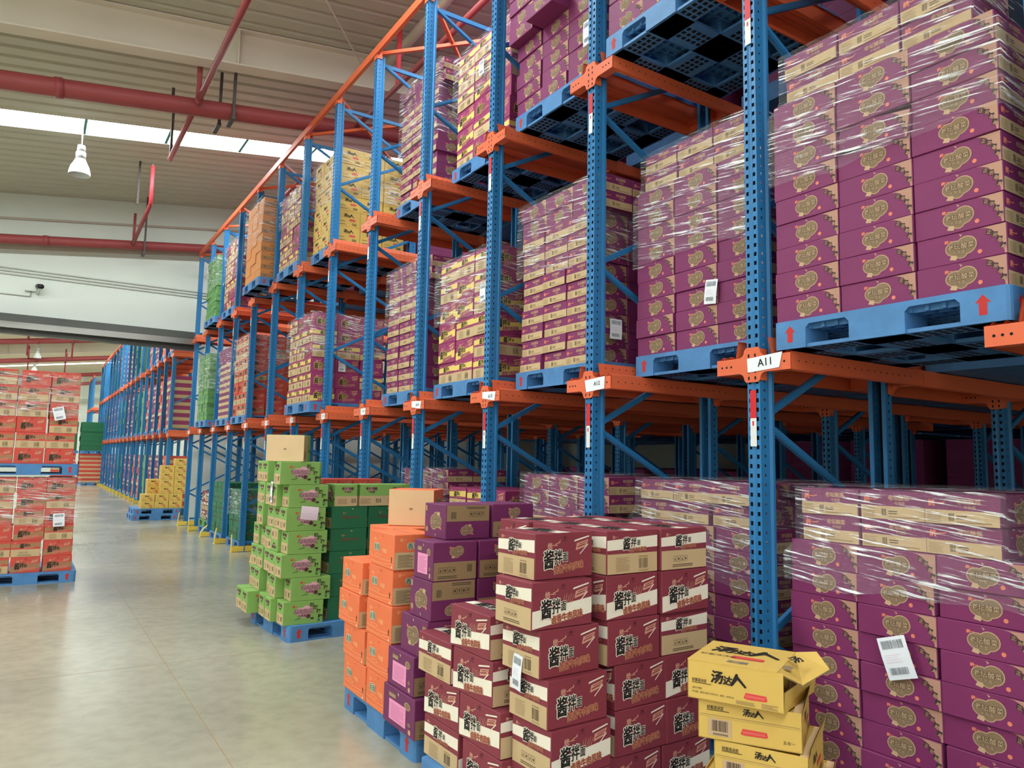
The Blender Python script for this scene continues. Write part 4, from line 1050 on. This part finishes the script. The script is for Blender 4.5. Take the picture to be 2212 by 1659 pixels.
# floor level
i = purple_load(1, -1, 0.06, 'A', nx=3, top=True, jit=0.01, skip=lambda r, c, d: d > 0); wrap(i, 0.06, 1.12, 41, 'purple', top=True, step='in')
label_paper(MADE[(i[0], 5, 1, 0)], (0.05, -0.714, 0.858), (-0.32, 0, 0), 0.135, 0.18)
i = purple_load(1, 0, 0.24, 'A', nx=3, top=True, jit=0.01, skip=lambda r, c, d: r < 3 or d > 1); wrap(i, 0.24, 1.0, 43, 'purple', top=True, step='in')
label_paper(MADE[(i[0], 5, 2, 0)], (0.235, 0.86, 0.9), (0.2, 0, 0))
i = purple_load(1, 1, 0.27, 'B', nx=3, top=True, skip=lambda r, c, d: r < 6 or d > 1); wrap(i, 0.27, 1.2, 45, 'purple', top=True, dy=(0.06, 1.1))
i = noodle_load('Y', 1, 2, 0.30, 6, nx=2, top=True, h=0.213, seed=51)
i = purple_load(1, 3, 0.45, 'B', nx=3, top=True, skip=lambda r, c, d: r < 7); wrap(i, 0.45, 1.1, 47, 'purple', top=True, dy=(0.06, 1.1))
i = noodle_load('D', 1, 8, 0.05, 4, nx=4, h=0.23, wy=0.345, dx=0.27, top=True); wrap(i, 0.05, 0.6, 49, 'dark-green')
i = noodle_load('D', 1, 9, 0.02, 5, nx=2, h=0.2, top=True)
ph = bay_phrase(1, 10); pallet(0.05 + PW / 2, B * 10 + 0.7, 0, 'blue plastic pallet, the ' + ph, 'pallets standing in the rack', arrows=(0, 0))
pallet(0.05 + PW / 2, B * 10 + 0.7, PH, 'green plastic pallet lying on the ' + ph, 'pallets standing in the rack', green=True, arrows=(0, 0))
q = random.Random(5); load(ph, 0.1, B * 10 + 0.2, 2 * PH, 3, 3, 1, lambda r: (0.34, 0.34, 0.2), lambda r, c, d: ('M', q.choice('EG'), 'G'), 0.01)

# ------------------------------------------------------------------ floor stacks in the aisle
# maroon stack
GM = 'cartons of the maroon foreground stack'
pallet(-1.41 + PW / 2, 0.47, 0, 'blue plastic pallet under the maroon stack', 'pallets standing in the aisle')
H = 0.2045
near = [(-1.305, 0.03, .0, 'E', 'G'), (-1.305, 0.03, .0, 'I', 'G'), (-1.315, 0.045, .0, 'E', 'F'), (-1.335, 0.08, .0, 'E', 'F'), (-1.375, 0.085, -.01, 'I', 'G'), (-1.335, 0.135, .02, 'E', 'F')]
for r, (x, y, a, fx, fy) in enumerate(near):
    o = carton('M', x + .17, y + .1425, .145 + H * r, .34, .285, H - .002, fx, fy, 'maroon carton in the near corner column, %s row up, on the maroon stack' % ORD[r], GM, ft='T' if r == 5 else None, yaw=a + .035)
    MADE[('mc', r)] = o
label_paper(MADE[('mc', 3)], (-1.335, 0.235, 0.755), (0.10, 0, 0.0), 0.075, 0.155)
c2 = ['F', 'F', 'F', 'F', 'G', 'E']; c3 = ['G', 'F', 'G', 'I', 'G', 'I']
for r in range(6):
    carton('M', -.775 + rnd.uniform(-.012, .012) + (.04 if r in (1, 2) else 0), 0.235 + rnd.uniform(-.015, .01), .145 + H * r, .335, .27, H - .002, 'I' if r % 2 else 'G', c2[r], 'maroon carton in the middle column of the near side, %s row up' % ORD[r], GM, ft='T' if r == 5 else None, yaw=.03 + rnd.uniform(-.01, .01))
    carton('M', -.432 + rnd.uniform(-.012, .012) + (.03 if r in (1, 2) else 0), 0.235 + rnd.uniform(-.015, .01), .145 + H * r, .335, .27, H - .002, None, c3[r], 'maroon carton in the right column of the near side, %s row up' % ORD[r], GM, ft='T' if r == 5 else None, yaw=.03 + rnd.uniform(-.01, .01))
for n_, (x, y) in enumerate(((-.80, .53), (-.45, .53), (-.82, .82), (-.46, .82))):
    for r in (3, 4, 5):
        carton('M', x, y, .145 + H * r, .335, .27, H - .002, 'G', None, 'maroon carton in the back of the stack, %s pile, %s row up' % (ORD[n_], ORD[r]), GM, ft='T' if r == 5 else None, yaw=.02)
    for r in (0, 1, 2):
        carton('M', x, y, .145 + H * r, .335, .27, H - .002, None, None, 'hidden maroon carton in the back of the stack, %s pile, %s row up' % (ORD[n_], ORD[r]), GM, yaw=.02) if x < -.7 else None
for r, (yf, yn_, fx) in enumerate(((.66, .31, 'F'), (.70, .33, 'G'), (.775, .405, 'G'), (.81, .435, 'G'))):
    carton('M', -1.365 + .135, (yf + yn_) / 2, .145 + H * r, .27, yf - yn_, H - .002, fx, 'I', 'maroon carton in the middle column facing the aisle, %s row up' % ORD[r], GM, ft='T' if r == 3 else None, yaw=.01)
for r, (yf, yn_, fx) in enumerate(((1.075, .71, 'E'), (1.085, .715, 'G'), (1.17, .805, 'E'))):
    carton('M', -1.365 + .15, (yf + yn_) / 2, .145 + H * r, .30, yf - yn_, H - .002, fx, 'G', 'maroon carton in the far column facing the aisle, %s row up' % ORD[r], GM, ft='T' if r == 2 else None, yaw=.01)

# orange and violet stack
GO = 'cartons of the orange and violet foreground stack'
pallet(-1.31 + PW / 2, 1.86, 0, 'blue plastic pallet under the orange and violet stack', 'pallets standing in the aisle', yaw=0.0)
for r, (yf, yn_) in enumerate(((2.382, 1.99), (2.40, 2.03), (2.53, 2.16), (2.54, 2.17))):
    pass
for r, (yf, yn_, dx) in enumerate(((2.39, 2.0, 0), (2.42, 2.04, .0), (2.51, 2.13, -.01), (2.49, 2.115, .0))):
    carton('O', -1.325 + dx + .14, (yf + yn_) / 2, .145 + .214 * r, .28, yf - yn_, .212, 'A', 'B', 'orange carton in the far column of the aisle stack, %s row up' % ORD[r], GO, yaw=-.01)
for r, (yf, yn_) in enumerate(((1.985, 1.62), (2.005, 1.62), (2.025, 1.635), (2.035, 1.66), (2.02, 1.64))):
    carton('O', -1.325 + .14 + (.01 if r > 2 else 0), (yf + yn_) / 2, .145 + .2165 * r, .28, yf - yn_, .2145, 'A', 'B', 'orange carton in the near column of the aisle stack, %s row up' % ORD[r], GO, yaw=-.02 if r == 4 else .0)
carton('O', -.90, 2.20, .145 + .2165 * 4, .54, .40, .2145, 'A', None, 'orange carton behind the near orange column, level with its top', GO)
for r in range(4): carton('O', -.90, 2.20, .145 + .2165 * r, .54, .36, .2145, None, None, 'orange carton hidden inside the aisle stack, %s row up' % ORD[r], GO)
carton('O', -.87, 2.28, .145 + .2165 * 5, .30, .325, .25, 'K', 'B', 'orange carton on its side atop the orange stack, kraft base showing', GO, yaw=.87)
V = [(-1.345, 1.66, 1.235, 'S', 'B'), (-1.335, 1.635, 1.285, 'S', 'B'), (-1.31, 1.52, 1.175, 'A', 'B'), (-1.30, 1.43, 1.165, 'A~', 'B~'), (-1.295, 1.405, 1.165, 'S', 'B')]
for r, (x, yf, yn_, fx, fy) in enumerate(V):
    h = .2165
    carton('T', x + .14, (yf + yn_) / 2, .145 + h * r, .285, yf - yn_, h - .002, fx, fy, 'violet carton in the column beside the orange cartons, %s row up' % ORD[r], GO, yaw=.0)
    if r > 1:
        carton('T', x + .14 + .30, 1.30, .145 + h * r, .285, .27, h - .002, None, 'B', 'violet carton in the inner column behind the maroon stack, %s row up' % ORD[r], GO)
carton('T', -1.02, 1.40, .145 + .2165 * 5, .30, .27, .2, 'A~', 'B~', 'violet carton on top of the stack, kraft half uppermost', GO, yaw=.0)
carton('T', -.70, 1.40, .145 + .2165 * 5, .30, .27, .2, None, 'B', 'violet carton on top of the stack, emblem half uppermost', GO)

# green stack
GG = 'cartons of the green stack'
pallet(-1.17 + PW / 2, 4.34 + PW / 2, 0, 'blue plastic pallet under the green stack', 'pallets standing in the aisle', yaw=0.06)
GX = [-1.175, -1.115, -1.215, -1.165, -1.19, -1.175, -1.265]; gh = .2145
for r in range(7):
    x = GX[r]
    o = carton('G', x + .187, 4.36 + .105, .145 + gh * r, .375, .21, gh - .002, 'B', 'A', 'lime-green carton at the front of the green stack, %s row up' % ORD[r], GG, yaw=.0)
    MADE[('g', r)] = o
    for c in range(1, 5):
        if r == 6 and c == 2: continue
        q1, q2 = rnd.uniform(-.04, .03), rnd.uniform(-.012, .012)
        if r == 0 and c > 2: q1 -= .10
        w_ = .20
        flip = '~' if (r, c) == (3, 1) else ''
        o = carton('G', -1.19 + q1 + .187, 4.36 + .225 * c + .105 + q2 + (.05 if c > 2 else 0), .145 + gh * r, .375, .21, gh - .002, 'B' + flip, 'A', 'lime-green carton, %s one back on the aisle side, %s row up' % (ORD[c], ORD[r]), GG, yaw=rnd.uniform(-.03, .03))
        MADE[('gs', r, c)] = o
label_paper(MADE[('gs', 5, 1)], (-1.235, 4.72, 1.349), (0, 0, 0), 0.075, 0.20)
label_paper(MADE[('g', 4)], (-0.977, 4.352, 1.165), (0.1, 0, PI / 2), 0.165, 0.125, pink=True)
carton('G', -1.15, 4.535, .145 + gh * 7, .22, .36, .25, 'K', 'H', 'green carton on its side atop the green stack, kraft base showing', GG, yaw=1.0)
for r in range(5):
    for c, (x, y) in enumerate(((-.55, 4.56), (-.16, 4.58))):
        if r == 5: continue
        carton('D', x, y, .145 + gh * r, .37, .26, gh - .002, 'B', 'A', 'dark-green carton beside the green stack, %s column, %s row up' % (('left', 'right')[c], ORD[r]), GG, yaw=rnd.uniform(-.02, .02))
for c, x in enumerate((-.58, -.33, -.04)):
    carton('G', x, 4.58, .145 + gh * 5, .26 if c == 0 else .31, .30, gh - .002, 'A', 'B', 'lime-green carton lying on the dark-green ones, %s of three' % ('left', 'middle', 'right')[c], GG)
for c, x in enumerate((-.40, -.06)):
    carton('R', x, 5.35, .145 + .203 * 5.5, .33, .30, .2, None, 'F', 'red carton just showing behind the green stack, %s of two' % ('left', 'right')[c], GG)
    for r in range(5): carton('R', x, 5.35, .145 + .2233 * r, .33, .30, .2223, None, None, 'red carton hidden behind the green stack, %s column, %s row up' % (('left', 'right')[c], ORD[r]), GG)

# red stack by the left edge: two pallets one upon the other
GR = 'cartons of the double red stack'
pallet(-2.60 - PW / 2, 8.87 + PW / 2, 0, 'lower blue pallet of the double red stack', 'pallets of the red stack')
pallet(-2.66 - PW / 2, 8.86 + PW / 2, .145 + .206 * 6 + .01, 'upper blue pallet of the double red stack', 'pallets of the red stack')
q = random.Random(3)
for t, (zb, xs, nr) in enumerate(((.145, -3.68, 6), (.145 * 2 + .206 * 6 + .01, -3.74, 6))):
    for r in range(nr):
        for c in range(3):
            for d in range(2):
                if d == 1 and c != 2: continue
                o = carton('R', xs + .345 * c + .165 + rnd.uniform(-.015, .015), 8.90 + .30 * d + .14, zb + .203 * r, .325, .28, .201, None, q.choice('EEIFG') if d == 0 else None,
                           'red carton of the %s pallet load, %s row up, %s column%s' % (('lower', 'upper')[t], ORD[r], ('left', 'middle', 'right')[c], ', behind' if d else ''), GR, yaw=rnd.uniform(-.015, .015))
                MADE[('r', t, r, c, d)] = o
def film_plain(label, x0, x1, y0, y1, z0, z1, seed): return film(x0, x1, y0, y1, z0, z1, label, seed)
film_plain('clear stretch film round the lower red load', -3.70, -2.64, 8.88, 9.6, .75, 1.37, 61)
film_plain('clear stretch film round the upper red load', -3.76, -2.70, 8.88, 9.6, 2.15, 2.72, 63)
label_paper(MADE[('r', 1, 3, 2, 0)], (-2.935, 8.86, 2.20), (-.25, 0, PI / 2), 0.13, 0.17)
label_paper(MADE[('r', 0, 3, 2, 0)], (-2.842, 8.86, .81), (-.06, 0, PI / 2), 0.13, 0.17)

# small yellow stack on doubled pallets at the doorway
GY = 'yellow cartons at the doorway'
pallet(-.94 + PW / 2, 18.58 + PW / 2, 0, 'lower blue pallet under the doorway yellow stack', 'pallets at the doorway')
pallet(-.90 + PW / 2, 18.60 + PW / 2, PH, 'upper blue pallet under the doorway yellow stack', 'pallets at the doorway')
cols = ((-.66, 2), (-.50, 4), (-.20, 6), (.14, 7)); yh = .2
for c, (x, n_) in enumerate(((-.57, 2), (-.24, 6), (.09, 7))):
    for r in range(n_):
        xx = x + (.10 if r >= 2 else 0)
        carton('S', xx, 18.85, 2 * PH + .185 * r, .32, .36, .183, 'S', 'S', 'yellow carton of the doorway stack, %s column, %s row up' % (('left', 'middle', 'right')[c], ORD[r]), GY, yaw=rnd.uniform(-.03, .03))
for r in range(4): carton('S', -.40, 19.25, 2 * PH + .185 * r, .32, .36, .183, 'S', 'S', 'yellow carton at the back of the doorway stack, %s row up' % ORD[r], GY)

# opened yellow cartons in the foreground
def open_carton():
    ang = math.atan2(-.316, .153); U = Vector((math.cos(ang), math.sin(ang), 0)); D = Vector((-U.y, U.x, 0)) ; D = Vector((.945, .327, 0))
    ang2 = ang + 0.0
    root = empty('opened_yellow_carton', (-1.063, -.529, .81), (0, 0, ang))          # local +x along the long face, +y away from the viewer
    L_, Dp, h = .351, .345, .14
    m = MB(); t = .003
    m.box((0, 0, 0), (L_, Dp, t), 'box_yellow'); m.box((0, 0, 0), (L_, t, h), 'box_yellow'); m.box((0, Dp - t, 0), (L_, Dp, h), 'box_yellow'); m.box((0, 0, 0), (t, Dp, h), 'box_yellow')
    d_Y_A(F(m, (0, 0, 0), (1, 0, 0), (0, 0, 1), (0, -1, 0), L_, h)); obj('body', m.mesh('body'), root)
    m = MB(); m.box((0, -.001, h), (L_ - .02, Dp, h + t), 'box_yellow'); f = F(m, (0, 0, h + t), (1, 0, 0), (0, 1, 0), (0, 0, 1), L_, Dp)
    soup_word(f, .10 * L_, .52 * Dp, .085); pill(f, .38, .30, .74, .40); f.text('好面汤决定', .05 * L_, .30 * Dp, .028, 'emblem_dark', 3); f.barcode(.40 * L_, .08 * Dp, .62 * L_, .18 * Dp, 'print_grey', 3, 12)
    obj('lid', m.mesh('lid'), root)
    m = MB(); vs = [(L_ - .022, -.001, h + .002), (L_ - .022, Dp, h + .003), (L_ + .06, Dp * .98, h + .018), (L_ + .125, Dp * .62, h - .012), (L_ + .055, .06, h - .045)]
    m.poly(vs, 'box_yellow'); m.poly([(x, y, z - .004) for x, y, z in vs], 'kraft')
    f = F(m, (L_ - .01, .10, h - .004), Vector((.6, .8, .1)).normalized(), Vector((-.8, .6, .18)).normalized(), Vector((.1, -.12, 1)).normalized(), .1, .05); f.text('汤', .05, .01, .05, 'ink', 9, off=.04); f.ell(-.0, -.01, .022, .018, 'emblem_olive', 9, 8)
    obj('torn_flap', m.mesh('torn_flap'), root)
    m = MB(); m.raw([(L_, 0, 0), (L_ + .045, Dp, -.0), (L_ + .06, Dp, h * .66), (L_ + .004, .0, h * .52)], [(0, 1, 2, 3)], 'box_yellow'); m.raw([(L_ - .004, 0, 0), (L_ + .041, Dp, 0), (L_ + .056, Dp, h * .66), (L_, 0, h * .52)], [(3, 2, 1, 0)], 'kraft')
    f = F(m, (L_ + .001, .0, 0), Vector((.045, Dp, 0)).normalized(), (0, 0, 1), Vector((Dp, -.045, 0)).normalized(), Dp, h); f.barcode(.22 * Dp, .18 * h, .40 * Dp, .48 * h, 'emblem_dark', 4, 8); pill(f, .55, .26, .86, .46, 4)
    obj('end_flap', m.mesh('end_flap'), root)
    m = MB()
    for k in range(4):
        for j in range(2): m.box((.015 + j * .165, .02 + k * .08, .006), (.17 + j * .165, .092 + k * .08, h - .02 - .01 * (k % 2)), 'packet')
    obj('noodle_packets', m.mesh('noodle_packets'), root)
    tag(root, 'torn-open yellow carton on top of the foreground yellow pile', 'carton', 'opened yellow cartons')
open_carton()
def yellow_shell(x, y, z, ang, L_, Dp, h, label, flap=0.0):
    root = empty('opened_yellow_carton', (x, y, z), (0, 0, ang)); m = MB(); t = .003
    m.box((0, 0, 0), (L_, Dp, t), 'box_yellow')
    m.box((0, 0, 0), (L_, t, h), 'box_yellow'); m.box((0, Dp - t, 0), (L_, Dp, h), 'box_yellow'); m.box((0, 0, 0), (t, Dp, h), 'box_yellow'); m.box((L_ - t, 0, 0), (L_, Dp, h), 'box_yellow')
    d_Y_B(F(m, (0, 0, 0), (1, 0, 0), (0, 0, 1), (0, -1, 0), L_, h)); d_Y_S(F(m, (L_, 0, 0), (0, 1, 0), (0, 0, 1), (1, 0, 0), Dp, h)); obj('body', m.mesh('body'), root)
    m = MB(); m.box((.004, .004, h - .012), (L_ - .004, Dp - .004, h - .008), 'box_yellow'); f = F(m, (0, 0, h - .008), (1, 0, 0), (0, 1, 0), (0, 0, 1), L_, Dp); f.barcode(.70 * L_, .25 * Dp, .88 * L_, .38 * Dp, 'print_grey', 2, 10); obj('lid', m.mesh('lid'), root)
    m = MB(); m.raw([(L_, 0, h), (L_, Dp, h), (L_ + flap, Dp, h + .05), (L_ + flap * .6, 0.0, h + .035)], [(0, 1, 2, 3)], 'box_yellow'); m.raw([(L_ + .003, 0, h - .003), (L_ + .003, Dp, h - .003), (L_ + flap + .003, Dp, h + .048), (L_ + flap * .6 + .003, 0.0, h + .033)], [(3, 2, 1, 0)], 'box_yellow'); m.box((L_ - .03, .004, h - .0005), (L_ + .0005, Dp - .004, h + .0004), 'kraft_plain'); obj('end_flap', m.mesh('end_flap'), root)
    tag(root, label, 'carton', 'opened yellow cartons')
ay = math.atan2(-.316, .153)
yellow_shell(-1.035, -.555, .668, ay + .10, .37, .34, .14, 'yellow carton second from the top of the foreground pile', .012)
yellow_shell(-1.00, -.60, .526, ay + .02, .335, .36, .14, 'yellow carton third from the top of the foreground pile', .01)
yellow_shell(-1.02, -.55, .384, ay + .06, .44, .40, .14, 'yellow carton fourth from the top of the foreground pile', .01)
yellow_shell(-1.03, -.55, .145, ay + .04, .40, .38, .238, 'lowest yellow carton of the foreground pile', .0)
pallet(-.72, -.62, 0, 'blue plastic pallet under the yellow foreground pile', 'pallets standing in the aisle', yaw=ay + PI / 2)

# ------------------------------------------------------------------ far hall loads: cartons too small to pick apart
def far_mesh(kind, rows, seed):
    q = random.Random(seed); m = MB(); h = 1.5 / rows; base = DES[kind][0]
    for r in range(rows):
        for c in range(3):
            dx, dy = q.uniform(-.02, .02), q.uniform(-.01, .01); a = (dx, .37 * c + dy + .005, h * r); b = (1.05 + dx, .37 * (c + 1) + dy - .005, h * (r + 1) - .004)
            m.box(a, b, base)
            if kind in 'PYRM' and q.random() < .7: m.box((dx - .001, a[1] + .002, h * r + .004), (dx, b[1] - .002, h * (r + .47)), 'kraft')
            if kind in 'PYRM' and c == 0: m.box((dx + .02, a[1] - .001, h * r + .004), (b[0] - .02, a[1], h * (r + .47)), 'kraft')
    return m.mesh('carton_load')
FAR = [far_mesh('P', 10, 1), far_mesh('R', 7, 2), far_mesh('L', 7, 3), far_mesh('Y', 7, 4), far_mesh('D', 6, 5)]
q = random.Random(77); lvz = {1: 0.0, 2: 2.29, 3: 4.55}
plan = {(0, 2): 3, (1, 2): 1, (2, 2): 0, (3, 2): 1, (4, 2): 2, (5, 2): 4, (0, 3): 1, (1, 3): 1, (2, 3): 0, (3, 3): 1, (5, 3): 2, (6, 3): 4, (1, 1): 0, (2, 1): 0, (3, 1): 2, (0, 1): 1}
names = ['purple', 'red', 'leaf-green', 'magenta', 'dark-green']
for i in range(18):
    for lv in (1, 2, 3):
        t = plan.get((i, lv), -1)
        if t < 0:
            if lv == 3 and (i < 7 or q.random() < .6): continue
            t = q.choice((0, 0, 1, 3, 4))
        o = obj('carton_load', FAR[t], None, (0.08, H2Y[i] + .17, lvz[lv] + PH)); o['kind'] = 'stuff'
        tag(o, '%s cartons stacked on the %s pallet, %s far-hall bay from the doorway' % (names[t], {1: 'floor', 2: 'middle', 3: 'top'}[lv], ORD[i]), 'carton load', 'carton loads in the far rack')
        pallet(0.05 + PW / 2, H2Y[i] + .73, lvz[lv], 'blue pallet on the %s tier, %s far-hall bay from the doorway' % ({1: 'floor', 2: 'middle', 3: 'top'}[lv], ORD[i]), 'pallets in the far rack', arrows=(0, 0))
# stacked pallets standing at the end of the far aisle
for n_, (z, t) in enumerate(((0, 1), (1.645, 4))):
    pallet(-1.0 + PW / 2, 42.5, z, 'blue pallet of the far aisle stack, %s of two' % ('lower', 'upper')[n_], 'pallets of the far aisle stack', arrows=(0, 0))
    o = obj('carton_load', FAR[t], None, (-1.0, 42.0, z + PH)); o['kind'] = 'stuff'; tag(o, '%s cartons stacked at the end of the far aisle' % names[t], 'carton load')
    pallet(-2.2 + PW / 2, 42.7, z, 'blue pallet of the far aisle stack beside the aisle, %s of two' % ('lower', 'upper')[n_], 'pallets of the far aisle stack', arrows=(0, 0))
    o = obj('carton_load', FAR[t], None, (-2.2, 42.2, z + PH)); o['kind'] = 'stuff'; tag(o, '%s cartons in the left pile at the end of the far aisle' % names[t], 'carton load')

# unseen blocks added to darken the rack; hidden or tiny purple cartons join them
for lv, bays in ((2, (-4, -3, -2, -1, 0, 1, 2, 3, 4, 5, 6, 7, 8, 9, 10, 11)), (3, (-4, -3, -2, -1, 0, 1, 2, 3, 4, 5, 6, 7, 8, 9, 10, 11)), (1, (-4, -3, -2, -1, 0, 1, 2, 3, 4, 5, 6, 7, 8))):
    for j in bays:
        for dpt in ((1.45, 2.75, 4.05, 5.35, 7.2, 8.5, 9.8, 11.1, 12.4) if lv > 1 else (7.2, 8.5, 9.8, 11.1, 12.4)):
            if dpt < 7 and ((lv == 2 and (j == 4 or j > 5)) or (lv == 3 and (j == 4 or j > 7)) or lv == 1): continue
            if j < -1 and lv > 0 and dpt < 1.5: REST_X = (0.1, dpt)
            else: REST_X = (dpt,)
            for xa in REST_X:
                y0 = B * j + .15; zb = lvz[lv] + PH
                REST.box((xa, y0, lvz[lv]), (xa + 1.1, y0 + 1.1, zb), 'pallet_blue')
                for r in range(15 if (lv == 1 and j < 4) else 11):
                    for c in range(3): REST.box((xa + .02, y0 + .366 * c + .004, zb + .13 * r), (xa + 1.08, y0 + .366 * (c + 1) - .004, zb + .13 * r + .128), 'purple')
o = obj('purple_cartons_and_blockers', REST.mesh('purple_cartons_and_blockers')); o['kind'] = 'stuff'
tag(o, 'purple cartons in hidden and distant rack loads, with unseen blocks added to shade the rack', 'cartons')
